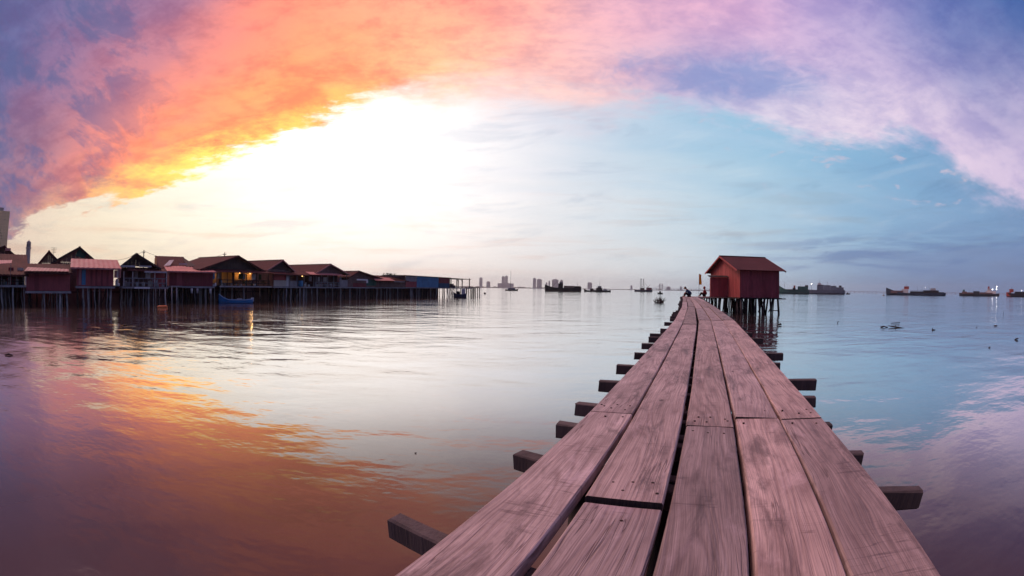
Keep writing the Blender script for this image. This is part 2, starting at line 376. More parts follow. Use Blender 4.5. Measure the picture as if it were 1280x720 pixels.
DECK = plank_mat()
WATER = water_mat()
ENDG_SHADE = weathered('end_grain_gap_shade', (.045, .035, .036), .4, .9, 9, 6.0, .5)  # dark end grain, with the shadow of the joint gap put into its colour
BEAM = weathered('beam_wood', (.10, .08, .082), .4, .8, 6, 2.0, .5)
PALE = weathered('pale_pile', (.46, .44, .43), .4, .85, 4, 1.0, .4, dirtamt=.7)
DPILE = weathered('dark_pile', (.04, .033, .032), .4, .85, 4, 1.0, .4)
MAROON = weathered('maroon_paint', (.40, .10, .108), .25, .7, 7, 1.0, .3, dirtamt=.35)
BRICK = weathered('red_paint', (.37, .086, .086), .28, .7, 7, 1.0, .3, dirtamt=.25)
DMAROON = weathered('dark_maroon_paint', (.26, .065, .072), .25, .7, 7, 1.0, .3)
RTILE = weathered('maroon_roof', (.085, .029, .031), .35, .8, 3, 1.2, .4)
RUST = weathered('rusty_tin', (.085, .032, .028), .5, .8, 2, .8, .3, dirtamt=.6)
DTIN = weathered('dark_tin', (.055, .042, .043), .4, .7, 2, .8, .3, dirtamt=.5)
PTIN = weathered('sky_glow_pink_tin', (.46, .20, .19), .3, .5, 2, .8, .2, dirt=(.18, .05, .04), dirtamt=.4)  # pale reddish tin; the pink glow of the sky is put into its colour
GTIN = weathered('grey_tin', (.45, .45, .47), .25, .5, 2, .8, .2)
DWALL = weathered('dark_boards', (.19, .12, .11), .4, .8, 7, 1.0, .3)
GWALL = weathered('grey_boards', (.30, .29, .30), .35, .8, 7, 1.0, .3)
BLUE = weathered('blue_tin', (.09, .24, .40), .25, .6, 7, .8, .2)
DBLUE = weathered('dark_blue_tin', (.04, .09, .15), .25, .6, 7, .8, .2)
BBLUE = weathered('boat_blue', (.05, .24, .52), .25, .45, 3, 1.0, .1, dirtamt=.2)
GREEN = weathered('green_sheet', (.04, .14, .11), .35, .6, 3, .8, .2)
WHITE = weathered('white_paint', (.70, .70, .70), .12, .6, 3, 1.0, .1, dirtamt=.2)
CREAM = weathered('cream_boards', (.50, .46, .40), .2, .7, 5, 1.0, .1)
BLACK = weathered('black_steel', (.022, .02, .022), .4, .6, 3, .3, .1, dirt=(.08, .03, .02))
NAVY = weathered('navy_steel', (.03, .05, .085), .3, .6, 3, .3, .1)
SGREEN = weathered('ship_green', (.03, .12, .10), .3, .6, 3, .3, .1)
SGREY = weathered('ship_grey', (.17, .21, .27), .25, .6, 3, .3, .1)
SRED = weathered('ship_red', (.40, .08, .06), .25, .6, 3, .3, .1)
ORANGE = weathered('orange_cloth', (.85, .36, .03), .15, .8, 4, 2.0, .1, dirtamt=.1)
FLOAT = weathered('orange_float', (.75, .22, .08), .1, .5, 4, 2.0, .1, dirtamt=.1)
SKIN = weathered('skin', (.36, .20, .14), .1, .6, 2, 2.0, .0, dirtamt=0)
SHIRTB = weathered('blue_shirt', (.03, .07, .16), .2, .9, 4, 4.0, .3, dirtamt=.1)
SHIRTR = weathered('maroon_shirt', (.24, .04, .05), .2, .9, 4, 4.0, .3, dirtamt=.1)
DARKC = weathered('dark_cloth', (.022, .02, .026), .3, .9, 4, 4.0, .3, dirtamt=.1)
HAIR = weathered('dark_hair', (.012, .010, .010), .2, .6, 4, 6.0, .2, dirtamt=0)
NAILM = weathered('rusty_nail', (.035, .02, .018), .3, .7, 4, 6.0, .1)
LEAF = weathered('leaves', (.045, .075, .03), .4, .8, 2, 4.0, .2, dirtamt=.2)
CITY = weathered('city_concrete', (.46, .43, .47), .12, .8, 1, .02, .0, dirtamt=.1)
SHORE = weathered('shore_trees', (.07, .085, .08), .3, .9, 1, .02, .0, dirtamt=.2)
DRIFT = weathered('driftwood', (.045, .035, .032), .4, .8, 4, 2.0, .3)
GOLDLIT_GLASS = weathered('tower_glass_gold_light', (.85, .60, .30), .15, .3, 1, .05, .0, metal=.3, dirtamt=.0)  # the golden sunset light is put into this base colour
LAMPW = glow_mat('white_lamp', (1, .93, .85), 14)
LAMPY = glow_mat('yellow_lamp', (1, .55, .18), 4)
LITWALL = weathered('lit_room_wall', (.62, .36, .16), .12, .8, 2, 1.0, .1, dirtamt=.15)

# ------------------------------------------------------------------ mesh helpers
class MB:
    def __init__(s): s.v = []; s.f = []
    def raw(s, vs, fs):
        o = len(s.v); s.v += [tuple(p) for p in vs]; s.f += [tuple(i+o for i in f) for f in fs]; return s
    def box(s, x0, x1, y0, y1, z0, z1):
        return s.raw([(x0,y0,z0),(x1,y0,z0),(x1,y1,z0),(x0,y1,z0),(x0,y0,z1),(x1,y0,z1),(x1,y1,z1),(x0,y1,z1)],
                     [(0,3,2,1),(4,5,6,7),(0,1,5,4),(1,2,6,5),(2,3,7,6),(3,0,4,7)])
    def tube(s, pts, r, n=8, cap=True):
        pts = [Vector(p) for p in pts]; rs = r if isinstance(r, (list, tuple)) else [r]*len(pts)
        o = len(s.v)
        for i, p in enumerate(pts):
            d = (pts[min(i+1, len(pts)-1)]-pts[max(i-1, 0)]).normalized()
            up = Vector((0, 0, 1)) if abs(d.z) < .9 else Vector((1, 0, 0))
            a = d.cross(up).normalized(); b = d.cross(a)
            for k in range(n):
                q = p+(a*cos(2*pi*k/n)+b*sin(2*pi*k/n))*rs[i]; s.v.append(tuple(q))
        for i in range(len(pts)-1):
            for k in range(n):
                s.f.append((o+i*n+k, o+i*n+(k+1) % n, o+(i+1)*n+(k+1) % n, o+(i+1)*n+k))
        if cap:
            s.f.append(tuple(o+k for k in range(n))); s.f.append(tuple(o+(len(pts)-1)*n+k for k in reversed(range(n))))
        return s
    def beam(s, a, b, w, h):
        """square bar from a to b"""
        a, b = Vector(a), Vector(b); d = (b-a).normalized()
        up = Vector((0, 0, 1)) if abs(d.z) < .95 else Vector((0, 1, 0))
        x = d.cross(up).normalized()*w/2; z = x.cross(d).normalized()*h/2
        vs = [a-x-z, a+x-z, a+x+z, a-x+z, b-x-z, b+x-z, b+x+z, b-x+z]
        return s.raw(vs, [(0,1,2,3),(7,6,5,4),(0,4,5,1),(1,5,6,2),(2,6,7,3),(3,7,4,0)])
    def sheet(s, a, b, c, d, n=12, amp=.03, th=.03):
        """corrugated sheet: a-b the eave, d-c the ridge"""
        a, b, c, d = map(Vector, (a, b, c, d)); nr = (b-a).cross(d-a).normalized()
        m = 2*n; o = len(s.v)
        for i in range(m+1):
            u = i/m; k = nr*(amp if i % 2 else 0)
            lo = a.lerp(b, u); hi = d.lerp(c, u)
            s.v += [tuple(lo+k), tuple(hi+k), tuple(lo+k-nr*th), tuple(hi+k-nr*th)]
        for i in range(m):
            p = o+4*i; q = p+4
            s.f += [(p, q, q+1, p+1), (p+2, p+3, q+3, q+2), (p, p+2, q+2, q), (p+1, q+1, q+3, p+3)]
        s.f += [(o, o+1, o+3, o+2), (o+4*m, o+4*m+2, o+4*m+3, o+4*m+1)]
        return s
    def prism(s, poly, y0, y1):
        """polygon in x-z, extruded in y"""
        n = len(poly); vs = [(x, y0, z) for x, z in poly]+[(x, y1, z) for x, z in poly]
        return s.raw(vs, [tuple(range(n)), tuple(reversed(range(n, 2*n)))]+[((i+1) % n, i, i+n, (i+1) % n+n) for i in range(n)])
    def build(s, name, mat, parent=None, smooth=False, loc=None):
        me = bpy.data.meshes.new(name); me.from_pydata(s.v, [], s.f); me.update()
        bm = bmesh.new(); bm.from_mesh(me); bmesh.ops.recalc_face_normals(bm, faces=bm.faces); bm.to_mesh(me); bm.free()
        if smooth:
            for p in me.polygons: p.use_smooth = True
        me.materials.append(mat)
        o = bpy.data.objects.new(name, me); col.objects.link(o)
        if parent: o.parent = parent
        if loc: o.location = loc
        return o
def tag(o, label=None, cat=None, group=None, kind=None):
    if label: o['label'] = label
    if cat: o['category'] = cat
    if group: o['group'] = group
    if kind: o['kind'] = kind
    return o
def empty(name, loc=(0, 0, 0), rz=0):
    o = bpy.data.objects.new(name, None); o.empty_display_size = .2; col.objects.link(o); o.location = loc; o.rotation_euler = (0, 0, rz); return o
R = random.uniform

# ------------------------------------------------------------------ water and far shore
w = MB()
RAD = [1.5*1.22**i for i in range(46)]
RAD = [r for r in RAD if r < 7000]+[7000]
NA = 72
w.v.append((0, 0, 0))
for r in RAD:
    for k in range(NA): w.v.append((r*cos(2*pi*k/NA), r*sin(2*pi*k/NA), 0))
for k in range(NA): w.f.append((0, 1+k, 1+(k+1) % NA))
for i in range(len(RAD)-1):
    for k in range(NA):
        w.f.append((1+i*NA+k, 1+(i+1)*NA+k, 1+(i+1)*NA+(k+1) % NA, 1+i*NA+(k+1) % NA))
tag(w.build('water', WATER), kind='structure')

# ------------------------------------------------------------------ the plank pier
PT = 1.8                                    # top of the deck
UX, UY = .4, math.sqrt(1-.16)
def pier(s, tt, z=PT): return Vector((s*UX+tt*UY, s*UY-tt*UX, z))
def tab(tb, s):
    if s <= tb[0][0]: return tb[0][1]
    for (a, b), (c, d) in zip(tb, tb[1:]):
        if s <= c: return b+(d-b)*(s-a)/(c-a)
    return tb[-1][1]
TL = [(-6, -.745), (.7, -.619), (2.5, -.585), (11, -.557), (20, -.70), (29, -.98), (38, -1.26), (47, -1.60), (57, -2.0)]
TR = [(-6, .78), (.9, .80), (1.4, .81), (2.5, .795), (11, .945), (20, .82), (29, .62), (38, .40), (47, .08), (57, -.32)]
G = [[(-6, -.443), (.9, -.342), (2.5, -.318), (11, -.317)], [(-6, -.125), (.96, -.047), (2.5, -.030), (11, .012)],
     [(-6, .135), (.98, .231), (2.5, .252), (11, .331)], [(-6, .405), (.96, .505), (2.5, .527), (11, .656)]]
FR = [.18, .39, .6, .8]
def bound(k, s):
    if k == 0: return tab(TL, s)
    if k == 5: return tab(TR, s)
    if s <= 11: return tab(G[k-1], s)
    a, b = tab(TL, s), tab(TR, s)
    f0 = FR[k-1]
    return a+(b-a)*f0
GAP = [0, .036, .020, .015, .016, 0]
proot = empty('wooden_pier', pier(20, 0, 0))
tag(proot, 'long narrow jetty of weathered pinkish planks on dark cross beams leading to red hut', 'jetty')
def local(p): return Vector(p)-proot.location
def plank(row, s0, s1, dz0=0., dz1=0., seed=0):
    rr = random.Random(seed*31+row)
    n = max(5, int((s1-s0)/.35)); n = min(n, 26)
    g0 = lambda k, s: 0 if k in (0, 5) else (GAP[k] if s < 5 else (.022 if s < 12 else .034))+rr.uniform(-.003, .006)
    e0 = [bound(row, s0)+g0(row, s0)/2, bound(row, s1)+g0(row, s1)/2]
    e1 = [bound(row+1, s0)-g0(row+1, s0)/2, bound(row+1, s1)-g0(row+1, s1)/2]
    sc = (s0+s1)/2; tc_ = (e0[0]+e1[0]+e0[1]+e1[1])/4
    org = pier(sc, tc_, PT)
    ang = math.atan2(-UX, UY)               # local y runs along the board
    m = MB(); c = .006; th = .05; za = zb = 0
    skew = R(-.012, .012)
    jl = [0.]; jr = [0.]
    for i in range(n): jl.append(jl[-1]*.6+rr.uniform(-.0022, .0022)); jr.append(jr[-1]*.6+rr.uniform(-.0022, .0022))
    tilt = rr.uniform(-.004, .004)
    for i in range(n+1):
        u = i/n; s = s0+(s1-s0)*u
        a = e0[0]+(e0[1]-e0[0])*u-tc_+jl[i]; b = e1[0]+(e1[1]-e1[0])*u-tc_+jr[i]
        z = dz0+(dz1-dz0)*u+sin(u*pi)*rr.uniform(-.001, .001)
        za, zb = z-tilt, z+tilt
        y = s-sc
        ya = y+(skew if i in (0, n) else 0); yb = y-(skew if i in (0, n) else 0)
        cup = rr.uniform(-.0008, .0008)
        m.v += [(a, ya, za-th), (a, ya, za-c), (a+c, ya, za), ((a+b)/2, y, (za+zb)/2+cup), (b-c, yb, zb), (b, yb, zb-c), (b, yb, zb-th), ((a+b)/2, y, z-th)]
    for i in range(n):
        for k in range(8):
            m.f.append((i*8+k, i*8+(k+1) % 8, (i+1)*8+(k+1) % 8, (i+1)*8+k))
    m.f += [tuple(range(8)), tuple(n*8+k for k in reversed(range(8)))]
    o = m.build('plank', DECK, proot); o.data.materials.append(ENDG_SHADE)
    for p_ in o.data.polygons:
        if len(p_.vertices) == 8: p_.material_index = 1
    o.location = local(org); o.rotation_euler = (0, 0, ang)
    # nails, in pairs over the beams at both ends
    nm = MB()
    for (yy, u) in ((s0-sc+.10, 0), (s1-sc-.10, 1), (s0-sc+.16, 0)) if s0 < 12 else ():
        a = e0[0]+(e0[1]-e0[0])*u-tc_; b = e1[0]+(e1[1]-e1[0])*u-tc_; z = dz0 if u == 0 else dz1
        for f in (.18, .5, .82):
            if rr.random() < .75:
                nx, ny = a+(b-a)*f+rr.uniform(-.02, .02), yy+rr.uniform(-.03, .03)
                nm.tube([(nx, ny, z-.01), (nx, ny, z+.0022+tilt)], .0062, 7)
    if nm.v: tag(nm.build('nails', NAILM, o), kind='stuff')
JOINT = [
    [-6, 2.49, 10.9, 19.6, 28.5, 37.8, 47.0, 57.0],
    [-6, 1.36, 9.58, 20.4, 29.6, 38.6, 47.8, 57.0],
    [-6, 2.33, 11.1, 18.4, 27.2, 36.4, 45.9, 57.0],
    [-6, 2.51, 11.0, 20.0, 29.0, 38.2, 46.5, 57.0],
    [-6, 2.50, 11.3, 21.0, 30.2, 38.9, 48.1, 57.0]]
DZ = {(0, 1): (.0012, .0), (1, 1): (.014, .004), (2, 1): (.0018, .002), (3, 1): (.005, .002), (4, 1): (.004, .0), (1, 0): (0, -.002), (0, 0): (0, 0), (2, 0): (0, 0), (3, 0): (0, 0), (4, 0): (0, 0)}
for row in range(5):
    for k, (s0, s1) in enumerate(zip(JOINT[row], JOINT[row][1:])):
        g = .004 if k == 0 else .03*(k+1)
        d0, d1 = DZ.get((row, k), (R(-.004, .008), R(-.004, .008)))
        gn = .002 if row in (0, 2) else .006
        plank(row, s0+(gn if k == 1 else g/2), s1-g/2-(.012 if (row, k) == (1, 0) else 0), d0, d1, seed=row*17+k)
BEAMS = []
for (sa, ta, k) in [(-3.1, -.8, -.1), (-1.6, -.82, -.15), (-.2, -.8, -.1), (1.055, -.861, -.19), (1.845, -.759, -.26), (2.385, -.75, -.1), (2.87, -.771, -.08), (3.66, -.784, 0), (4.50, -.79, .0), (5.43, -.75, .05), (6.44, -.794, 0), (7.36, -.796, .05),
                    (7.95, -.833, 0), (9.02, -.73, 0), (10.87, -.794, .05)]:
    BEAMS.append((sa, ta, sa+k*1.5, .62))
for (sb, tb_, k) in [(-2.4, 1.0, 0), (-.9, 1.05, 0), (.55, .93, -.1), (1.58, 1.062, -.16), (2.07, .924, -.1), (2.60, .899, 0), (3.32, .965, 0), (3.99, 1.156, 0), (4.95, .979, 0), (5.75, 1.148, 0), (7.57, 1.152, 0), (8.58, 1.093, 0), (9.9, 1.1, 0)]:
    BEAMS.append((sb-k*1.4, -.38, sb, tb_))
s = 12.3
while s < 57:
    BEAMS.append((s, tab(TL, s)-R(.14, .28), s+R(.1, .4), tab(TR, s)+R(.1, .25))); s += R(1.0, 1.5)
def timber(m, a, b, w, h, seed):
    """rough sawn bar with worn, uneven edges"""
    rr = random.Random(seed); d = (b-a).normalized(); x = d.cross(Vector((0, 0, 1))).normalized(); z = x.cross(d)
    n = 9; o = len(m.v); tw = rr.uniform(-.03, .03)
    for i in range(n+1):
        u = i/n; p = a.lerp(b, u)+x*rr.uniform(-.003, .003)
        ww = w/2*(1+rr.uniform(-.05, .05)); hh = h/2*(1+rr.uniform(-.06, .03)); c = .003+rr.uniform(0, .004)
        if i in (0, n): c *= 1.6; p = p+d*rr.uniform(-.01, .01)
        for (sx, sz) in ((-ww+c, -hh), (ww-c, -hh), (ww, -hh+c), (ww, hh-c), (ww-c, hh), (-ww+c, hh), (-ww, hh-c), (-ww, -hh+c)):
            q = p+x*(sx+tw*sz*u)+z*sz
            if i in (0, n): q = q+d*rr.uniform(-.006, .006)
            m.v.append(tuple(q))
    for i in range(n):
        for k in range(8): m.f.append((o+i*8+k, o+i*8+(k+1) % 8, o+(i+1)*8+(k+1) % 8, o+(i+1)*8+k))
    m.f += [tuple(o+k for k in range(8)), tuple(o+n*8+k for k in reversed(range(8)))]
for i, (sa, ta, sb, tb_) in enumerate(BEAMS):
    h = R(.078, .098); wd = R(.062, .085)
    m = MB()
    a = pier(sa, ta, PT-.054-h/2); b = pier(sb, tb_, PT-.054-h/2)
    timber(m, local(a), local(b), wd, h, i)
    o = m.build('cross_beam', BEAM, proot)
    # splayed pair of piles under every second beam
    if i % 2 == 0:
        for f, sg in ((.26, -1), (.74, 1)):
            p = a.lerp(b, f); p.z = PT-.054-h
            m = MB(); r = R(.06, .08)
            m.tube([local(p+Vector((sg*.04, R(-.05, .05), -p.z-1.2))), local(p-Vector((0, 0, -.0)))], [r*1.1, r], 9)
            m.build('pile', DPILE, proot, smooth=True)
# long bearers tying the beams
for f in (.22, .78):
    m = MB(); prev = None
    for s in [-5.5, 11, 20, 29, 38, 47, 56.5]:
        tt = tab(TL, s)+(tab(TR, s)-tab(TL, s))*f
        q = pier(s, tt, PT-.054-.105-.065)
        if prev is not None: m.beam(local(prev), local(q), .07, .12)
        prev = q
    m.build('bearer', BEAM, proot)

# ------------------------------------------------------------------ red hut on stilts beside the pier
A = at(925, 372.3, 50.3); A.z = 0
C_ = at(888, 370, 60.0); C_.z = 0
hv = (C_-A).normalized(); hu = Vector((hv.y, -hv.x, 0))           # hu along the side wall (right), hv along the gable wall (away)
def hit(px, o, d):                                                  # where a pixel column crosses the ground line o + d*k
    r = ray(px, hor(px)); den = r.x*d.y-r.y*d.x
    return (r.x*(-o.y)-r.y*(-o.x))/den if abs(den) > 1e-9 else 0
def along(px, o, d):
    r = ray(px, hor(px))
    # o + d*k = r*m
    det = d.x*(-r.y)-d.y*(-r.x)
    return ((-o.x)*(-r.y)-(-o.y)*(-r.x))/det
LA = along(974, A, hu); LC = (C_-A).length
hut = empty('stilt_hut', A, math.atan2(hu.y, hu.x))
tag(hut, 'red painted board hut with maroon gable roof standing on stilts beside the pier', 'hut')
HF = 1.84; HE = 4.95; HR = 6.62
# side wall boards (x from 0 to LA at y=0), gable wall boards (y from 0 to LC at x=0)
nb = 13
for i in range(nb):
    x0, x1 = LA*i/nb, LA*(i+1)/nb
    MB().box(x0+.010, x1-.010, R(-.02, 0), .05, HF+R(-.02, .02), HE-.02).build('wall_board', MAROON, hut)
nb = 22
for i in range(nb):
    y0, y1 = LC*i/nb+.010, LC*(i+1)/nb-.010
    zt = lambda y: HE+(HR-HE)*(1-abs(2*y/LC-1))-.05
    x = R(-.012, 0)
    ym = LC/2
    ys = [y0, y1] if not (y0 < ym < y1) else [y0, ym, y1]
    m = MB()
    poly = [(y0, HF), (y1, HF)]+[(y, zt(y)) for y in reversed(ys)]
    n = len(poly)
    m.raw([(x, y, z) for y, z in poly]+[(.05, y, z) for y, z in poly], [tuple(range(n)), tuple(reversed(range(n, 2*n)))]+[((k+1) % n, k, k+n, (k+1) % n+n) for k in range(n)])
    m.build('wall_board', BRICK, hut)
MB().box(LA-.05, LA+.0, .06, LC, HF, HE).build('end_wall', MAROON, hut)
MB().box(.06, LA-.06, LC-.05, LC, HF, HE).build('back_wall', MAROON, hut)
m = MB()
yz = [(.06, HE), (LC, HE), (LC/2, HR-.08)]
m.raw([(LA-.05, y, z) for y, z in yz]+[(LA, y, z) for y, z in yz], [(0, 1, 2), (5, 4, 3), (0, 3, 4, 1), (1, 4, 5, 2), (2, 5, 3, 0)]); m.build('end_gable', MAROON, hut)
MB().box(-.03, .05, -.03, .05, HF-.03, HE+.0).build('corner_trim', BRICK, hut)
sl_ = (HR-HE)/(LC/2); OV = .55; OX = .62
ra = MB().sheet((-OX, -OV, HE-OV*sl_), (LA+OX, -OV, HE-OV*sl_), (LA+OX, LC/2, HR), (-OX, LC/2, HR), 18, .03, .06); ra.build('roof_slope', RTILE, hut)
rb = MB().sheet((LA+OX, LC+OV, HE-OV*sl_), (-OX, LC+OV, HE-OV*sl_), (-OX, LC/2, HR), (LA+OX, LC/2, HR), 18, .03, .06); rb.build('roof_slope', RTILE, hut)
MB().beam((-OX-.03, LC/2, HR+.04), (LA+OX+.03, LC/2, HR+.04), .3, .06).build('ridge_cap', RTILE, hut)
for xx in (-OX-.02, LA+OX+.02):
    for (y0, y1) in ((-OV, LC/2), (LC+OV, LC/2)):
        MB().beam((xx, y0, HE-OV*sl_-.08), (xx, y1, HR-.08), .04, .18).build('barge_board', BRICK, hut)
# low store built out from the gable wall
y0 = along(910, A, hv); y1 = y0+.35
pl_ = A+hv*y0; wl = -along(888.3, pl_, hu)
nbd = 7
for i in range(nbd): MB().box(-wl+wl*i/nbd+.005, -wl+wl*(i+1)/nbd-.005-(.016 if i == nbd-1 else 0), y0+R(-.01, 0), y0+.05, HF, 4.04).build('store_board', MAROON, hut)
MB().box(-wl, -.02, y0+.06, y1, HF, 4.02).build('store_core', DMAROON, hut)
MB().raw([(-wl-.25, y0-.25, 4.06), (.0, y0-.25, 4.06), (.0, y1+.1, 4.22), (-wl-.25, y1+.1, 4.22), (-wl-.25, y0-.25, 4.14), (.0, y0-.25, 4.14), (.0, y1+.1, 4.30), (-wl-.25, y1+.1, 4.30)],
         [(0,3,2,1),(4,5,6,7),(0,1,5,4),(1,2,6,5),(2,3,7,6),(3,0,4,7)]).build('store_roof', DTIN, hut)
MB().box(-wl-.2, .0, y0-.1, y1+.1, HF-.14, HF-.01).build('store_floor', DPILE, hut)
MB().box(-.2, LA+.25, -.22, LC+.1, HF-.16, HF-.02).build('floor_frame', DPILE, hut)
MB().beam((LA-.2, -.15, HF-.12), (LA+.85, -.15, HF-.12), .08, .1).build('floor_joist', DPILE, hut)
for i in range(9):
    for j in range(9):
        x = LA*(i+.15)/8.3+R(-.18, .18); y = LC*j/8+R(-.15, .15)
        if j == 0: y = R(-.12, .05)
        if i == 8 and j > 1: continue
        r = R(.06, .13)
        MB().tube([(x+R(-.3, .3), y+R(-.12, .12), -.8), (x, y, HF-.16)], [r*1.05, r], 8).build('stilt', random.choice([DPILE, DPILE, DPILE, BEAM]), hut, smooth=True)
for (xa, xb) in ((LA*.72, LA*.86), (LA*.18, LA*.05), (LA*.45, LA*.6)):
    MB().beam((xa, -.1, .25), (xb, -.1, HF-.2), .07, .09).build('brace', DPILE, hut)
MB().beam((LA*.82, -.06, .42), (LA+.02, -.06, .45), .06, .08).build('brace', DPILE, hut)

# landing between the pier end and the hut
lan = empty('landing_stage', pier(52, -.3, 0)); tag(lan, 'low plank landing linking the pier end to the red hut', 'landing stage')
def ll(p): return Vector(p)-lan.location
c0 = A+hu*(-.25)+hv*(LC*.30); c1 = A+hu*(-.25)+hv*(LC*1.0)
p0 = pier(49.5, tab(TR, 49.5)+.06); p1 = pier(56.8, tab(TR, 56.8)+.06)
NPL = 22
for i in range(NPL):
    f0, f1 = i/NPL, (i+1)/NPL-.004
    q = [p0.lerp(p1, f0), p0.lerp(p1, f1), c0.lerp(c1, f1), c0.lerp(c1, f0)]
    z = PT-.01+R(-.008, .008)
    vs = [ll((v.x, v.y, z-.04)) for v in q]+[ll((v.x, v.y, z)) for v in q]
    MB().raw(vs, [(0,3,2,1),(4,5,6,7),(0,1,5,4),(1,2,6,5),(2,3,7,6),(3,0,4,7)]).build('plank', DECK, lan)
for f in (.1, .35, .6, .88):
    a = p0.lerp(c0, f); b = p1.lerp(c1, f)
    MB().beam(ll((a.x, a.y, PT-.12)), ll((b.x, b.y, PT-.12)), .09, .13).build('bearer', DPILE, lan)
    for g in (0, .25, .5, .75, 1):
        p = a.lerp(b, g)
        MB().tube([ll((p.x+R(-.2, .2), p.y, -.8)), ll((p.x, p.y, PT-.18))], R(.06, .09), 8).build('pile', random.choice([DPILE, PALE, DPILE]), lan, smooth=True)

# ------------------------------------------------------------------ people
def person(name, label, loc, rz, J, mats, parts):
    """one skinned body; J: joints name -> (pos, radius), edges in parts"""
    root = empty(name, loc, rz); tag(root, label, 'person')
    names = list(J); me = bpy.data.meshes.new('body')
    me.from_pydata([J[n][0] for n in names], [(names.index(a), names.index(b)) for a, b in parts], [])
    o = bpy.data.objects.new('body', me); col.objects.link(o); o.parent = root
    sm = o.modifiers.new('skin', 'SKIN'); 
    for i, n in enumerate(names):
        r = J[n][1]; me.skin_vertices[0].data[i].radius = (r, r)
        me.skin_vertices[0].data[i].use_root = (n == 'pelvis')
    sm.use_smooth_shade = True
    sub = o.modifiers.new('sub', 'SUBSURF'); sub.levels = 1; sub.render_levels = 2
    me.materials.append(mats['body'])
    return root, o
def ball(name, c, r, mat, parent, sc=(1, 1, 1)):
    bm = bmesh.new(); bmesh.ops.create_uvsphere(bm, u_segments=14, v_segments=10, radius=r)
    for v in bm.verts: v.co = Vector((v.co.x*sc[0], v.co.y*sc[1], v.co.z*sc[2]))+Vector(c)
    me = bpy.data.meshes.new(name); bm.to_mesh(me); bm.free(); me.materials.append(mat)
    for p in me.polygons: p.use_smooth = True
    o = bpy.data.objects.new(name, me); col.objects.link(o); o.parent = parent; return o
BONES = [('pelvis', 'waist'), ('waist', 'chest'), ('chest', 'neck'), ('neck', 'head'),
         ('chest', 'shl'), ('shl', 'ell'), ('ell', 'hal'), ('chest', 'shr'), ('shr', 'elr'), ('elr', 'har'),
         ('pelvis', 'hil'), ('hil', 'knl'), ('knl', 'anl'), ('anl', 'tol'), ('pelvis', 'hir'), ('hir', 'knr'), ('knr', 'anr'), ('anr', 'tor')]
def clothed(root, J, keys, mat, name, grow=1.12):
    """clothing: the same joints, a little thicker, as a child"""
    me = bpy.data.meshes.new(name); names = [n for n in J if n in keys]
    ed = [(names.index(a), names.index(b)) for a, b in BONES if a in names and b in names]
    me.from_pydata([J[n][0] for n in names], ed, [])
    o = bpy.data.objects.new(name, me); col.objects.link(o); o.parent = root
    sm = o.modifiers.new('skin', 'SKIN')
    for i, n in enumerate(names):
        r = J[n][1]*grow+.012; me.skin_vertices[0].data[i].radius = (r, r); me.skin_vertices[0].data[i].use_root = (i == 0)
    sm.use_smooth_shade = True
    sub = o.modifiers.new('sub', 'SUBSURF'); sub.levels = 1; sub.render_levels = 2
    me.materials.append(mat); return o
# sits on the boards with bent back, looking down; local +x is the way the person faces
def sitter(name, label, loc, rz, shirt, lean, hood=False):
    l = lean
    J = {'pelvis': ((0, 0, .15), .16), 'waist': ((-.02+.06*l, 0, .33), .165), 'chest': ((.04+.28*l, 0, .54), .18), 'neck': ((.05+.46*l, 0, .70-.05*l), .055), 'head': ((.07+.60*l, 0, .82-.12*l), .085),
         'shl': ((.05+.32*l, .17, .58), .062), 'ell': ((.22+.30*l, .23, .36), .045), 'hal': ((.42+.2*l, .12, .28), .04), 'shr': ((.05+.32*l, -.17, .58), .062), 'elr': ((.22+.30*l, -.23, .36), .045), 'har': ((.42+.2*l, -.12, .28), .04),
         'hil': ((.06, .10, .12), .095), 'knl': ((.40, .16, .38), .08), 'anl': ((.48, .13, .07), .052), 'tol': ((.64, .14, .035), .042), 'hir': ((.06, -.10, .12), .095), 'knr': ((.44, -.15, .35), .08), 'anr': ((.54, -.13, .07), .052), 'tor': ((.70, -.14, .035), .042)}
    root, o = person(name, label, loc, rz, J, {'body': SKIN}, BONES); root.scale = (1.28,)*3
    clothed(root, J, {'pelvis', 'waist', 'chest', 'shl', 'ell', 'shr', 'elr'}, shirt, 'shirt')
    clothed(root, J, {'pelvis', 'hil', 'knl', 'anl', 'hir', 'knr', 'anr'}, DARKC, 'trousers', 1.1)
    h = Vector(J['head'][0])
    hd = ball('head', h+Vector((.02, 0, .01)), .105, SKIN, root, (.95, .80, 1.12))
    ball('nose', h+Vector((.118, 0, -.005)), .016, SKIN, hd, (1, .8, 1.3))
    for sy in (-1, 1): ball('ear', h+Vector((.01, sy*.083, .0)), .022, SKIN, hd, (.8, .4, 1.2))
    if hood: ball('hood', h+Vector((-.015, 0, .02)), .125, shirt, root, (.95, .92, 1.15))
    else: ball('hair', h+Vector((-.012, 0, .035)), .105, HAIR, root, (.98, .88, .95))
    return root
p1p = gnd(867.5, 371.0, PT); d1 = hypot(p1p.x, p1p.y)
P1 = pier(50.2, tab(TL, 50.2)+.85); P1.z = PT+.005
sitter('person', 'person in blue shirt and dark trousers sitting hunched over on the pier end', P1, radians(180-20), SHIRTB, .62)
P2 = at(881.5, 367, 56.5)
P2 = Vector((P2.x, P2.y, PT+.004))
sitter('person', 'person in maroon hooded top sitting with knees up by the orange flag', P2, radians(180-25), SHIRTR, .05, True)
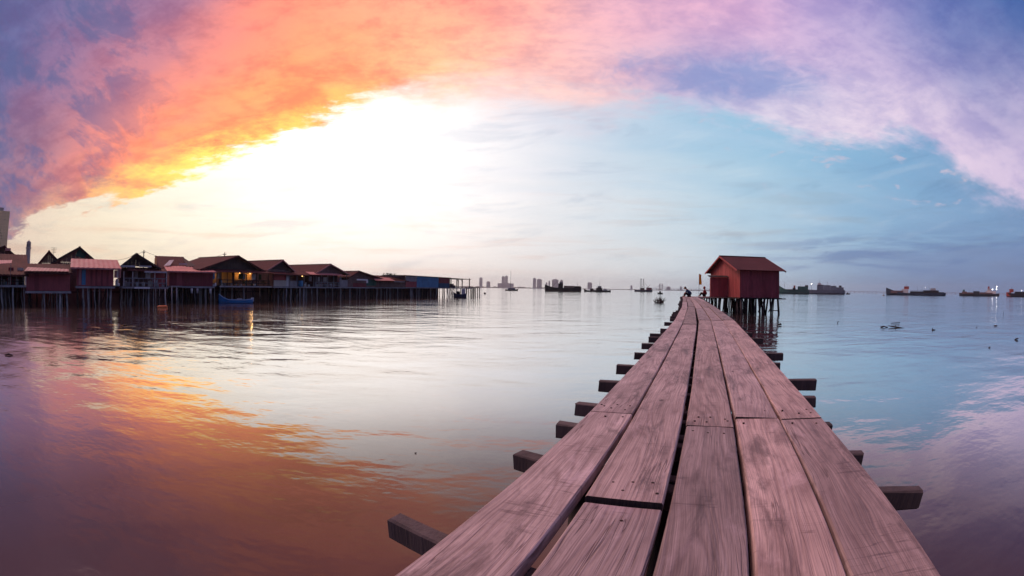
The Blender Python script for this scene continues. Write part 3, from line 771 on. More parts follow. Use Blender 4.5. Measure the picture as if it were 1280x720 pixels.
# orange flag on a thin pole
FP = at(873.6, 367, 57.6)
fl = empty('flag', (FP.x, FP.y, PT)); tag(fl, 'narrow orange banner flag on a thin pole beside the red hut', 'flag')
zt = at(874, 342.5, 57.6).z-PT; zb = at(874, 355.8, 57.6).z-PT
MB().tube([(0, 0, -.4), (0, 0, zt+.06)], .02, 6).build('pole', DTIN, fl)
m = MB(); NXF, NZF = 6, 10
rgt = Vector((cos(radians(-27)), sin(radians(-27)), 0))
for sd in (0, 1):
    for j in range(NZF+1):
        for i in range(NXF+1):
            u, v = i/NXF, j/NZF
            wv_ = .05*sin(u*5+v*4)+.012*sd
            x = u*(.34-.08*sin(v*3))+.04*sin(v*5)*u
            p = rgt*(x+.02)+Vector((-rgt.y, rgt.x, 0))*wv_
            m.v.append((p.x, p.y, zb+(zt-zb)*v-.10*u*v))
nn = (NXF+1)*(NZF+1)
for sd in (0, 1):
    for j in range(NZF):
        for i in range(NXF):
            k = sd*nn+j*(NXF+1)+i; m.f.append((k, k+1, k+NXF+2, k+NXF+1))
m.build('banner', ORANGE, fl, smooth=True)

# ------------------------------------------------------------------ stilt village on the left
DT = [(-60, 53.5), (0, 53), (60, 52.5), (100, 52.6), (160, 54.5), (200, 57), (280, 64.5), (350, 73), (420, 84), (500, 100), (590, 121), (620, 130)]
def DX(px): return tab(DT, px)
class Facade:
    def __init__(s, name, label, cat, xl, xr, dD=0, group=None):
        mid = (DX(xl)+DX(xr))/2; fl = .8 if xr < 275 else 0
        s.o = at(xl, hor(xl), DX(xl)*(1-fl)+mid*fl+dD); s.o.z = 0
        e = at(xr, hor(xr), DX(xr)*(1-fl)+mid*fl+dD); e.z = 0
        s.d = (e-s.o).normalized(); s.W = (e-s.o).length
        s.root = empty(name, s.o, math.atan2(s.d.y, s.d.x)); tag(s.root, label, cat, group)
    def X(s, px): return along(px, s.o, s.d)
    def Z(s, px, py, back=0):
        p = s.o+s.d*s.X(px); D = hypot(p.x, p.y)+back
        return at(px, py, D).z
    def b(s, mb, name, mat, smooth=False): return mb.build(name, mat, s.root, smooth)
def stilts(F, x0, x1, zt, depth, nx, ny, mats=None, r=(.045, .125)):
    for q in range(max(1, nx//4)):
        xa = R(x0, x1-1); MB().beam((xa, R(.1, .5), R(.3, .6)), (xa+R(.6, 1.3)*random.choice((-1, 1)), .3, zt-.1), .06, .08).build('brace', DPILE, F.root)
    for j in range(ny):
        for i in range(nx):
            if random.random() < .08 and j: continue
            if random.random() < .18 and j == 0 and 0 < i < nx-1: continue
            x = x0+(x1-x0)*(i+.5)/nx+R(-.42, .42)*min(1, (x1-x0)/nx); y = .08+depth*j/max(1, ny-1)*.95+R(-.1, .15)
            rr = R(*r)
            mt = random.choice(mats or ([PALE, PALE, DPILE] if j == 0 else [DPILE, DPILE, PALE]))
            MB().tube([(x+R(-.28, .28), y+R(-.2, .2), -.8), (x+R(-.05, .05), y, zt*.5), (x, y, zt)], [rr*1.05, rr, rr*.9], 7).build('stilt', mt, F.root, True)
def floor(F, x0, x1, y0, y1, z, mat=None):
    MB().box(x0, x1, y0, y1, z-.16, z).build('floor', mat or DPILE, F.root)
    MB().box(x0-.05, x1+.05, y0-.06, y0-.004, z-.24, z-.03).build('floor_beam', GWALL, F.root)
def boards(x0, x1, y, z0, zt, n=None, th=.05):
    """a wall of upright boards in the x direction as one part; zt may be a function of x"""
    m = MB(); n = n or max(2, int(abs(x1-x0)/.3))
    f = zt if callable(zt) else (lambda x: zt)
    for i in range(n):
        a, b = x0+(x1-x0)*i/n+.008, x0+(x1-x0)*(i+1)/n-.008; j = R(-.015, .015)
        m.raw([(a, y+j, z0), (b, y+j, z0), (b, y+th, z0), (a, y+th, z0), (a, y+j, f(a)), (b, y+j, f(b)), (b, y+th, f(b)), (a, y+th, f(a))],
              [(0,3,2,1),(4,5,6,7),(0,1,5,4),(1,2,6,5),(2,3,7,6),(3,0,4,7)])
    return m
def sidewall(x, y0, y1, z0, z1, th=.06): return MB().box(x-th/2, x+th/2, y0, y1, z0, z1)
def rails(F, x0, x1, y, z, mat, h=.9, n=None):
    n = n or max(2, int((x1-x0)/1.2))
    for i in range(n+1):
        x = x0+(x1-x0)*i/n; MB().box(x-.035, x+.035, y-.03, y+.03, z, z+h).build('rail_post', mat, F.root)
    for k in (.45, .98): MB().box(x0, x1, y-.075, y-.032, z+h*k-.09, z+h*k).build('rail', mat, F.root)
def porch_posts(F, xs, y, z0, z1, mat):
    for x in xs: MB().box(x-.06, x+.06, y-.05, y+.05, z0, z1).build('porch_post', mat, F.root)
def gable_house(F, xl, xr, zf, ze, xa, za, depth, wall, roof, porch=0., gable=None, ov=.5, back=None, solid=True, nx=8, ny=4, trim=None):
    """gable towards the water; the ridge runs inland"""
    def zt(x):
        return ze+(za-ze)*((x-xl)/(xa-xl) if x < xa else (xr-x)/(xr-xa))-.06
    floor(F, xl-.1, xr+.1, -.2, depth, zf)
    if solid:
        boards(xl, xr, porch, zf, ze-.02).build('front_wall', wall, F.root)
    g = MB(); n = 10
    gy = .0 if porch == 0 else .02
    xs = sorted([xl+(xr-xl)*i/n for i in range(n+1)]+[xa])
    for a, b in zip(xs, xs[1:]):
        if b-a < .02: continue
        g.raw([(a+.004, gy, ze+.01), (b-.004, gy, ze+.01), (b-.004, gy, max(ze+.02, zt(b))), (a+.004, gy, max(ze+.02, zt(a))), (a+.004, gy+.05, ze+.01), (b-.004, gy+.05, ze+.01), (b-.004, gy+.05, max(ze+.02, zt(b))), (a+.004, gy+.05, max(ze+.02, zt(a)))],
              [(0,1,2,3),(7,6,5,4),(0,4,5,1),(1,5,6,2),(2,6,7,3),(3,7,4,0)])
    g.build('gable', gable or wall, F.root)
    sidewall(xl+.03, porch+.06, depth, zf, ze-.02).build('side_wall', wall, F.root)
    sidewall(xr-.03, porch+.06, depth, zf, ze-.02).build('side_wall', wall, F.root)
    MB().box(xl+.08, xr-.08, depth-.06, depth-.0, zf, ze).build('back_wall', wall, F.root)
    sl = (za-ze)/(xa-xl); sr = (za-ze)/(xr-xa); L = max(6, int(depth/.5))
    MB().sheet((xl-ov, depth+.3, ze-ov*sl), (xl-ov, -.6, ze-ov*sl), (xa, -.6, za), (xa, depth+.3, za), L, .035, .05).build('roof_slope', roof, F.root)
    MB().sheet((xr+ov, -.6, ze-ov*sr), (xr+ov, depth+.3, ze-ov*sr), (xa, depth+.3, za), (xa, -.6, za), L, .035, .05).build('roof_slope', roof, F.root)
    for (xe, s_) in ((xl-ov, sl), (xr+ov, sr)):
        MB().beam((xe, -.63, ze-ov*s_-.07), (xa, -.63, za-.05), .05, .2).build('barge_board', trim or roof, F.root)
    MB().beam((xa, -.66, za+.05), (xa, depth+.3, za+.05), .28, .05).build('ridge_cap', roof, F.root)
    stilts(F, xl, xr, zf-.17, depth, nx, ny)
def shed(F, xl, xr, zf, ze, zb, depth, wall, roof, ov=.5, nx=7, ny=4, sides=True, front=True, roofn=None, fl=True):
    """lean-to roof rising inland from ze at the front to zb at the back"""
    if fl: floor(F, xl-.1, xr+.1, -.2, depth, zf)
    if front: boards(xl, xr, 0, zf, ze-.05).build('front_wall', wall, F.root)
    if sides:
        for x in (xl+.03, xr-.03):
            MB().raw([(x-.03, .06, zf), (x+.03, .06, zf), (x+.03, depth, zf), (x-.03, depth, zf), (x-.03, .06, ze-.05), (x+.03, .06, ze-.05), (x+.03, depth, zb-.05), (x-.03, depth, zb-.05)],
                     [(0,3,2,1),(4,5,6,7),(0,1,5,4),(1,2,6,5),(2,3,7,6),(3,0,4,7)]).build('side_wall', wall, F.root)
    MB().box(xl+.08, xr-.08, depth-.06, depth, zf, zb-.1).build('back_wall', wall, F.root)
    s_ = (zb-ze)/depth
    MB().sheet((xl-ov, -.7, ze-.7*s_), (xr+ov, -.7, ze-.7*s_), (xr+ov, depth+.2, zb), (xl-ov, depth+.2, zb), roofn or max(6, int((xr-xl)/.45)), .035, .05).build('roof', roof, F.root)
    MB().box(xl-ov, xr+ov, -.76, -.71, ze-.7*s_-.16, ze-.7*s_+.0).build('fascia', roof, F.root)
    if nx: stilts(F, xl, xr, zf-.17, depth, nx, ny)
def clutter(F, x0, x1, y, z, n, mats):
    for i in range(n):
        x = R(x0, x1); w_, h_ = R(.2, .5), R(.25, .9); k = random.random()
        if k < .4: MB().tube([(x, y, z), (x, y, z+h_*.1), (x, y, z+h_*.9), (x, y, z+h_)], [w_*.42, w_*.5, w_*.5, w_*.38], 10).build('bucket', random.choice(mats), F.root, True)
        elif k < .7: MB().box(x-w_/2, x+w_/2, y-.15, y+.15, z, z+h_*.7).build('crate', random.choice(mats), F.root)
        else:
            m = MB().sheet((x-w_, y, z+.9), (x+w_, y, z+.9), (x+w_, y-.05, z+1.7), (x-w_, y-.05, z+1.7), 4, .05, .02); m.build('washing', random.choice(mats), F.root)

# house under a broad rusty roof at the far left
F = Facade('stilt_house', 'stilt house with broad rusty roof over an open porch beside maroon shed', 'house', -28, 31)
zf = F.Z(15, 356); ze = F.Z(20, 340.5); zr = F.Z(22, 318, 6); W_ = F.W
shed(F, -.2, W_, zf, ze, zr, 6.2, DWALL, RUST, front=False, nx=8)
boards(0, W_, 2.2, zf, ze+.6).build('front_wall', DWALL, F.root)
porch_posts(F, [F.X(p) for p in (2, 11, 20.5, 29)], .1, zf, ze-.1, PALE)
MB().sheet((F.X(-12), -1.6, F.Z(5, 331.5)), (F.X(13.5), -1.6, F.Z(13, 329.5)), (F.X(14.5), .2, F.Z(14, 325)), (F.X(-12), .2, F.Z(5, 326)), 10, .03, .03).build('awning', PTIN, F.root)
MB().beam((F.X(13), -1.5, F.Z(13, 330)), (F.X(13), -.1, zf), .07, .07).build('awning_post', PALE, F.root)
clutter(F, F.X(1), F.X(28), .7, zf, 9, [WHITE, GTIN, DMAROON, GWALL, CREAM]); rails(F, F.X(1), F.X(30), -.1, zf, DPILE)
F = Facade('stilt_house', 'dark roofed house behind the broad rusty roof with small pale ridge sheet', 'house', -25, 17, 9)
zf = 1.6; ze = F.Z(10, 319); za = F.Z(7, 308)
gable_house(F, -.2, F.X(18), zf, ze, F.X(4), za, 7, DWALL, RTILE, nx=4, ny=2)
MB().box(F.X(5), F.X(12), -.75, -.68, F.Z(9, 314), F.Z(9, 310.5)).build('ridge_sheet', PTIN, F.root)

# maroon box shed
F = Facade('stilt_shed', 'windowless maroon shed with pale pink roof edge on white stilts', 'shed', 33, 87.5)
zf = F.Z(60, 363.6); ze = F.Z(60, 339); zb = F.Z(60, 330, 4.5)
shed(F, 0, F.W, zf, ze, zb, 4.6, MAROON, RUST, ov=.28, nx=7, ny=4)
MB().sheet((F.X(30.5), -.85, F.Z(40, 338.8, -1)), (F.X(85.5), -.85, F.Z(84, 339.3, -1)), (F.X(85.5), .05, F.Z(84, 336.4)), (F.X(34), .05, F.Z(40, 334)), 12, .03, .03).build('front_roof_sheet', PTIN, F.root)
MB().box(F.X(43), F.X(49), -.035, -.018, zf+.05, ze-.15).build('door', DMAROON, F.root)
# two gables behind
F = Facade('stilt_house', 'house with dark green gable sheet and tall dark roof behind pink roofed shed', 'house', 66, 122, 7)
gable_house(F, 0, F.W, 1.6, F.Z(95, 328), F.X(98), F.Z(98, 309), 7, DWALL, DTIN, gable=DWALL, nx=4, ny=2, ov=.4)
MB().raw([(F.X(97.5), -.1, F.Z(98, 311)), (F.X(107), -.1, F.Z(107, 318.5)), (F.X(104), -.1, F.Z(104, 323)), (F.X(93), -.1, F.Z(93, 319.5)),
          (F.X(97.5), -.06, F.Z(98, 311)), (F.X(107), -.06, F.Z(107, 318.5)), (F.X(104), -.06, F.Z(104, 323)), (F.X(93), -.06, F.Z(93, 319.5))],
         [(0,1,2,3),(7,6,5,4),(0,4,5,1),(1,5,6,2),(2,6,7,3),(3,7,4,0)]).build('gable_panel', GREEN, F.root)
F = Facade('stilt_house', 'small dark gabled house with rooftop aerial behind the maroon box shed', 'house', 48, 76, 9)
gable_house(F, 0, F.W, 1.6, F.Z(60, 329), F.X(60), F.Z(60, 314), 6, DWALL, RTILE, nx=3, ny=2, ov=.3)
xa, za = F.X(66), F.Z(66, 316)
MB().tube([(xa, 1, za-.6), (xa, 1, F.Z(66, 308.5))], .03, 6).build('aerial', DTIN, F.root)
for k in range(4): MB().tube([(xa-.5+.06*k, 1, F.Z(66, 309.2)-.18*k), (xa+.5-.06*k, 1, F.Z(66, 309.2)-.18*k)], .018, 5).build('aerial_rod', DTIN, F.root)

# shed with pink roof and a blue door
F = Facade('stilt_shed', 'maroon plank shed with bright pink tin roof and blue door on stilts', 'shed', 96, 142)
zf = F.Z(118, 357.5); ze = F.Z(118, 333.2); zb = F.Z(118, 324, 4)
shed(F, 0, F.W, zf, ze, zb, 4.2, MAROON, PTIN, ov=.9, nx=7, ny=4)
MB().box(F.X(102), F.X(107), -.06, -.02, zf+.1, F.Z(105, 334.5)).build('door', BLUE, F.root)
MB().box(F.X(98.5), F.X(101.4), -.055, -.02, zf+.1, F.Z(100, 335)).build('wall_panel', PTIN, F.root)
for p in (113, 119, 126, 133): MB().box(F.X(p), F.X(p+2.6), -.05, -.018, zf+.03, ze-.2).build('wall_panel', DMAROON, F.root)
clutter(F, F.X(143), F.X(149), .4, zf, 5, [WHITE, CREAM, GWALL, PTIN]); MB().box(F.X(142), F.X(150), -.1, 2.5, zf-.12, zf).build('side_step', DPILE, F.root)

# dark gable with veranda
F = Facade('stilt_house', 'dark gabled house with white railed veranda between two maroon sheds', 'house', 150, 207)
zf = F.Z(180, 358); ze = F.Z(180, 333.5)
gable_house(F, 0, F.X(197), zf, ze, F.X(169.5), F.Z(169.5, 317.5), 7, DWALL, DTIN, porch=1.9, gable=DTIN, ov=.35, nx=7)
MB().sheet((F.X(158), -1.2, F.Z(160, 338.5)), (F.X(206), -1.2, F.Z(200, 340)), (F.X(207), .3, F.Z(200, 335.5)), (F.X(158), .3, F.Z(160, 334)), 14, .03, .03).build('veranda_roof', RUST, F.root)
MB().box(F.X(150), F.X(168), -.70, -.64, F.Z(160, 334.2), F.Z(160, 332)).build('pale_fascia', GTIN, F.root)
MB().box(F.X(173), F.X(188), -.72, -.66, F.Z(180, 334.2), F.Z(180, 332.3)).build('pale_fascia', GTIN, F.root)
MB().box(F.X(179), F.X(206), -1.28, -1.22, F.Z(190, 341.3), F.Z(190, 339.3)).build('pale_fascia', GTIN, F.root)
floor(F, F.X(152), F.X(208), -1.1, -.25, zf)
MB().box(F.X(192), F.X(206), .1, .18, zf, F.Z(200, 340)).build('end_screen', MAROON, F.root)
rails(F, F.X(155), F.X(207), -1.0, zf, GWALL, .95, 9); porch_posts(F, [F.X(p) for p in (154, 165, 192, 206.5)], -1.0, zf, F.Z(180, 340), PALE)
clutter(F, F.X(155), F.X(205), .2, zf, 12, [WHITE, GTIN, CREAM, GWALL, PTIN])
MB().box(F.X(167), F.X(186), -1.22, -1.12, zf-.25, zf-.05).build('pale_kerb', WHITE, F.root)
stilts(F, F.X(198), F.X(207), zf-.17, 3, 2, 2)

# house with a pale sheet on the roof, behind
F = Facade('stilt_house', 'house with yellow gable end and pale sheet leaning on its maroon roof', 'house', 198, 243, 6)
ze = F.Z(215, 333); zr = F.Z(215, 320, 3)
shed(F, 0, F.X(232), 1.7, ze, zr, 4, DWALL, RTILE, ov=.3, nx=3, ny=2)
MB().raw([(F.X(232), -.5, ze), (F.X(244), -.5, F.Z(243, 332.5)), (F.X(232), 3.5, zr-.05), (F.X(232), -.5, ze-.1), (F.X(244), -.5, F.Z(243, 332.5)-.1), (F.X(232), 3.5, zr-.15)],
         [(0, 1, 2), (5, 4, 3), (0, 3, 4, 1), (1, 4, 5, 2), (2, 5, 3, 0)]).build('hip_slope', DTIN, F.root)
MB().box(-.36, -.31, .2, 3.6, ze, zr-.35).build('yellow_gable', LITWALL, F.root)
MB().sheet((F.X(203.5), -1.0, F.Z(204, 332.5)), (F.X(211), -1.0, F.Z(211, 332)), (F.X(218), 1.2, F.Z(217, 324.3)), (F.X(212), 1.2, F.Z(212, 325)), 5, .02, .03).build('pale_sheet', GTIN, F.root)
MB().box(F.X(222), F.X(232), -1.0, -.94, F.Z(226, 331.2), F.Z(226, 329.5)).build('pale_strip', GTIN, F.root)

# second maroon shed with low pink roof
F = Facade('stilt_shed', 'dark maroon shed with sagging pink roof and pale ladder platform on stilts', 'shed', 211, 266)
zf = F.Z(240, 357.5); ze = F.Z(240, 338.5); zb = F.Z(240, 333, 4)
shed(F, 0, F.W, zf, ze, zb, 4.5, DMAROON, PTIN, ov=.35, nx=8, ny=4)
MB().box(F.X(220.5), F.X(227.5), -.06, -.02, zf+.05, ze-.1).build('door', MAROON, F.root)
MB().box(F.X(213), F.X(227), -.9, -.25, zf-.1, zf).build('step_platform', GTIN, F.root)
for p in (214, 220): MB().tube([(F.X(p), -.8, -.8), (F.X(p), -.8, zf-.1)], .08, 7).build('stilt', PALE, F.root, True)
for p in (239, 246, 262): MB().tube([(F.X(p), -.5, zf-.9), (F.X(p), -.5, zf-.35), (F.X(p), -.5, zf-.3)], [.13, .16, .12], 9).build('hanging_bucket', random.choice([WHITE, GTIN]), F.root, True)
clutter(F, F.X(264), F.X(270), .2, zf, 4, [WHITE, BLUE, GTIN])

# big gable with lit veranda
F = Facade('stilt_house', 'large gabled house with warm lit veranda behind the blue boat', 'house', 250, 332)
zf = F.Z(300, 357); ze = F.Z(294, 337.5)
gable_house(F, 0, F.X(328), zf, ze, F.X(294), F.Z(294, 320), 9, DWALL, RTILE, porch=2.6, gable=DTIN, ov=.5, nx=11, ny=4)
MB().sheet((F.X(262), -1.3, F.Z(290, 341.2)), (F.X(331), -1.3, F.Z(320, 341.2)), (F.X(330), .2, F.Z(320, 336.5)), (F.X(258), .2, F.Z(280, 336.5)), 16, .03, .03).build('veranda_roof', RTILE, F.root)
floor(F, F.X(268), F.X(333), -1.2, -.25, zf)
porch_posts(F, [F.X(p) for p in (270, 287, 303, 315.5, 330)], -.9, zf, F.Z(300, 340), DPILE)
rails(F, F.X(270), F.X(331), -1.05, zf, DPILE, .8)
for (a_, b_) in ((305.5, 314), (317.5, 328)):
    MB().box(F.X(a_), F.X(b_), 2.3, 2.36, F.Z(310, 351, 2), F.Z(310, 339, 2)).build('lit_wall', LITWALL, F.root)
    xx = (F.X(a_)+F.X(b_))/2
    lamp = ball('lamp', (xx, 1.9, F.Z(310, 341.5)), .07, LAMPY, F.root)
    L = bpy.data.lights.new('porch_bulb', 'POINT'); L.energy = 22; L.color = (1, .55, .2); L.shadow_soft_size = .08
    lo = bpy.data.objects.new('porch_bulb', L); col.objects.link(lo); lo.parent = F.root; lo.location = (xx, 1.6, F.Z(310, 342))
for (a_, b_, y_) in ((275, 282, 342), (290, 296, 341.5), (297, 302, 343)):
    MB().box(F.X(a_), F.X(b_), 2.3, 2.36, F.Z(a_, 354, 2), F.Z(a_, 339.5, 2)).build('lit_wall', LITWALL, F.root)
xx = F.X(284); lamp = ball('lamp', (xx, 1.9, F.Z(284, 341.5)), .06, LAMPY, F.root)
L = bpy.data.lights.new('porch_bulb', 'POINT'); L.energy = 12; L.color = (1, .6, .25); L.shadow_soft_size = .08
lo = bpy.data.objects.new('porch_bulb', L); col.objects.link(lo); lo.parent = F.root; lo.location = (xx, 1.6, F.Z(284, 342))
clutter(F, F.X(272), F.X(329), .2, zf, 16, [WHITE, GTIN, CREAM, LEAF, GWALL, BLUE])
for i in range(5):
    x = F.X(R(300, 328)); m = MB()
    for k in range(26):
        q = Vector((x+R(-.35, .35), -.6+R(-.2, .2), zf+R(.25, .8))); d = Vector((R(-1, 1), R(-1, 1), R(-.3, 1))).normalized()*.17; e_ = d.cross(Vector((R(-1, 1), R(-1, 1), R(-1, 1)))).normalized()*.05
        m.raw([q-e_, q+d, q+e_, q-d*.4], [(0, 1, 2, 3)])
    tag(m.build('potted_plant', LEAF, F.root), kind='stuff')

# house with gable to the water, ridge running inland
F = Facade('stilt_house', 'purplish roofed house with gable end and roof slope next to lit veranda house', 'house', 333, 364, 2.0)
zf = F.Z(350, 357.5); ze = F.Z(350, 337)
gable_house(F, 0, F.W, zf, ze, F.X(350), F.Z(350, 325), 12, DWALL, RTILE, gable=DTIN, ov=.5, nx=5, ny=4, trim=PTIN)
F = Facade('stilt_house', 'low porch house with red and cream wall panels and blue barrel', 'house', 341, 393)
zf = F.Z(365, 358); ze = F.Z(365, 342.2); zb = F.Z(365, 336, 4)
shed(F, 0, F.W, zf, ze, zb, 5, DWALL, RTILE, ov=.4, nx=9, ny=4, front=False)
boards(0, F.W, 2.4, zf, ze+.5).build('front_wall', DWALL, F.root)
boards(F.X(342), F.X(357), .0, F.Z(350, 350.2), F.Z(350, 340.8)).build('red_panel', BRICK, F.root)
boards(F.X(342), F.X(357.5), -.02, zf, F.Z(350, 350.5)).build('cream_panel', CREAM, F.root)
MB().box(F.X(357.8), F.X(361), -.03, .04, zf, F.Z(359, 343)).build('door_frame', GTIN, F.root)
porch_posts(F, [F.X(p) for p in (362, 371, 380, 392)], .0, zf, ze-.1, GWALL)
bx_ = F.X(375); MB().tube([(bx_, -.1, zf), (bx_, -.1, zf+.08), (bx_, -.1, zf+.9), (bx_, -.1, zf+.95)], [.42, .46, .46, .4], 14).build('barrel', BLUE, F.root, True)
boards(F.X(362), F.X(370.5), -.04, zf, F.Z(365, 351)).build('low_screen', GWALL, F.root)
clutter(F, F.X(381), F.X(391), .4, zf, 5, [WHITE, CREAM, GWALL])
ball('lamp', (F.X(378.7), .2, F.Z(378.7, 344.8)), .12, LAMPY, F.root)

F = Facade('stilt_house', 'wide purplish roofed house with open railed porch next to the grey shingled row', 'house', 393, 433)
F.root['label'] = 'wide maroon roofed house with gable end and open railed porch before long low row'
zf = F.Z(412, 358.5); ze = F.Z(412, 341.5)
gable_house(F, 0, F.W, zf, ze, F.X(410), F.Z(410, 330.2), 13, DWALL, RTILE, porch=2.2, gable=DWALL, ov=.5, nx=9, ny=4, trim=PTIN)
MB().sheet((F.X(382), -1.2, F.Z(390, 343.5)), (F.X(424), -1.2, F.Z(415, 344.2)), (F.X(425), .3, F.Z(415, 341)), (F.X(383), .3, F.Z(390, 340)), 14, .03, .03).build('porch_roof', PTIN, F.root)
porch_posts(F, [F.X(p) for p in (394, 401, 408.5, 416, 424, 432)], -.2, zf, ze-.1, GWALL)
rails(F, 0, F.W, -.2, zf, GWALL, .8); clutter(F, F.X(395), F.X(430), .5, zf, 12, [WHITE, CREAM, PTIN, GWALL, GTIN])
boards(F.X(423), F.X(433), -.3, zf, F.Z(430, 350)).build('low_screen', GWALL, F.root)

# long low row
F = Facade('stilt_house', 'long low house with flat dark gable roof and white signboard on stilts', 'house', 434, 474)
zf = F.Z(452, 358.8); ze = F.Z(452, 347.0)
gable_house(F, 0, F.W, zf, ze, F.X(446), F.Z(446, 338.8), 12, DWALL, RTILE, gable=DWALL, ov=.6, nx=9, ny=3)
MB().box(F.X(441.5), F.X(455), -.95, -.88, F.Z(447, 350.5), F.Z(447, 348.8)).build('signboard', WHITE, F.root)
MB().box(F.X(453.5), F.X(455.4), -.95, -.88, F.Z(454, 353.8), F.Z(454, 350.4)).build('white_post', WHITE, F.root)
boards(F.X(458), F.X(470), -.08, zf+.3, F.Z(464, 349.5)).build('green_panel', GREEN, F.root)
boards(F.X(441), F.X(457), -.08, zf, F.Z(450, 354)).build('low_screen', DMAROON, F.root)
F = Facade('stilt_shed', 'low brown shed with faded pink roof and plants on top', 'shed', 474.5, 506.5)
zf = F.Z(490, 359); ze = F.Z(490, 350); zb = F.Z(490, 344.5, 5)
shed(F, 0, F.W, zf, ze, zb, 6, DWALL, RUST, ov=.4, nx=8, ny=3)
MB().sheet((F.X(462), -1.6, F.Z(470, 350.8)), (F.X(487), -1.6, F.Z(480, 350.8)), (F.X(487), .2, F.Z(480, 347)), (F.X(466), .2, F.Z(470, 346.5)), 10, .03, .03).build('pink_roof_sheet', PTIN, F.root)
MB().box(F.X(489), F.X(502), -.9, -.8, F.Z(495, 352.6), F.Z(495, 351.8)).build('pale_strip', GTIN, F.root)
for i in range(5):
    x = F.X(R(485, 505)); m = MB(); zz = F.Z(495, 345.2)
    for k in range(40):
        q = Vector((x+R(-.6, .6), 1.5+R(-.3, .3), zz+R(-.2, .55))); d = Vector((R(-1, 1), R(-1, 1), R(-.2, 1))).normalized()*.28; e_ = d.cross(Vector((R(-1, 1), R(-1, 1), R(-1, 1)))).normalized()*.08
        m.raw([q-e_, q+d, q+e_, q-d*.4], [(0, 1, 2, 3)])
    tag(m.build('roof_plant', LEAF, F.root), kind='stuff')
MB().box(F.X(484), F.X(506), 1.1, 1.9, F.Z(495, 346), F.Z(495, 344.6)).build('plant_trough', DWALL, F.root)
F = Facade('stilt_shed', 'long flat roofed shed with blue and pink corrugated walls at the jetty end', 'shed', 507, 561.5)
zf = F.Z(530, 359.2); ze = F.Z(520, 344.6); zb = F.Z(520, 343.6, 4)
ze2 = F.Z(560, 347.2); xw = F.W
floor(F, -.1, xw+.1, -.2, 7, zf)
zt_ = lambda x: ze+(ze2-ze)*x/xw-.06
MB().sheet((F.X(521), 0, zf), (F.X(548), 0, zf), (F.X(548), 0, zt_(F.X(548))), (F.X(521), 0, zt_(F.X(521))), 20, .06, .05).build('blue_wall', BLUE, F.root)
MB().sheet((0, 0, zf), (F.X(520.6), 0, zf), (F.X(520.6), 0, F.Z(514, 352)), (0, 0, F.Z(514, 352)), 10, .06, .05).build('pink_wall', MAROON, F.root)
MB().sheet((0, 0, F.Z(514, 351.8)), (F.X(520.6), 0, F.Z(514, 351.8)), (F.X(520.6), 0, zt_(F.X(520))), (0, 0, zt_(0))).build('grey_wall', GWALL, F.root)
MB().sheet((F.X(548.4), 0, F.Z(555, 354)), (xw, 0, F.Z(555, 354)), (xw, 0, zt_(xw)), (F.X(548.4), 0, zt_(F.X(548))), 9, .06, .05).build('brown_wall', DMAROON, F.root)
MB().sheet((F.X(548.4), -.03, zf), (xw, -.03, zf), (xw, -.03, F.Z(555, 354)), (F.X(548.4), -.03, F.Z(555, 354)), 9, .06, .05).build('blue_lower_wall', DBLUE, F.root)
for x in (.0, xw): sidewall(x, .1, 7, zf, zt_(x)).build('side_wall', DWALL, F.root)
MB().box(.1, xw-.1, 6.9, 7, zf, ze2).build('back_wall', DWALL, F.root)
MB().sheet((-.4, -.4, ze), (xw+.3, -.4, ze2), (xw+.3, 7.2, ze2+.1), (-.4, 7.2, ze+.1), 24, .04, .06).build('roof', DTIN, F.root)
stilts(F, 0, xw, zf-.17, 6.5, 16, 3)
# open frame and jetty tip
F = Facade('open_shelter', 'open timber frame shelter with flat roof at the jetty end', 'shelter', 562, 588)
zf = F.Z(575, 359.6); zr = F.Z(575, 347.6)
MB().sheet((-.2, -.2, F.Z(562, 347.6)), (F.X(588), -.2, F.Z(586, 349.0)), (F.X(588), 5, F.Z(586, 349.0)), (-.2, 5, F.Z(562, 347.6)), 16, .04, .1).build('roof', DTIN, F.root)
for p in (564, 573, 578, 587):
    for y in (.1, 4.6): MB().box(F.X(p)-.09, F.X(p)+.09, y-.09, y+.09, zf, F.Z(p, 348.2)).build('post', DPILE, F.root)
for p in (574, 579): MB().beam((F.X(p-3), .1, F.Z(p, 349.3)), (F.X(p), .1, F.Z(p, 352.5)), .08, .08).build('brace', DPILE, F.root)
floor(F, -.1, F.X(588.5), -.3, 5, zf)
stilts(F, 0, F.X(588), zf-.17, 4.6, 9, 3, [DPILE, DPILE, PALE])
F2 = F
cl = MB().box(F.X(563), F.X(573), 1.0, 2.8, zf, F.Z(568, 356.6)).box(F.X(564), F.X(571.5), 1.2, 2.5, F.Z(568, 356.6), F.Z(568, 354.8)).build('stacked_crates', DWALL, F.root)
F = Facade('jetty_tip', 'short bare platform on thin posts beyond the open shelter', 'platform', 589, 600)
zf = F.Z(594, 359.4)
MB().box(0, F.W, -.1, 2.2, zf-.15, zf).build('deck', DPILE, F.root)
for p in (590, 592.5, 595, 597.5, 599.8):
    for y in (.1, 1.9): MB().tube([(F.X(p), y, -.8), (F.X(p)+R(-.1, .1), y, zf-.15)], .12, 7).build('post', DPILE, F.root, True)

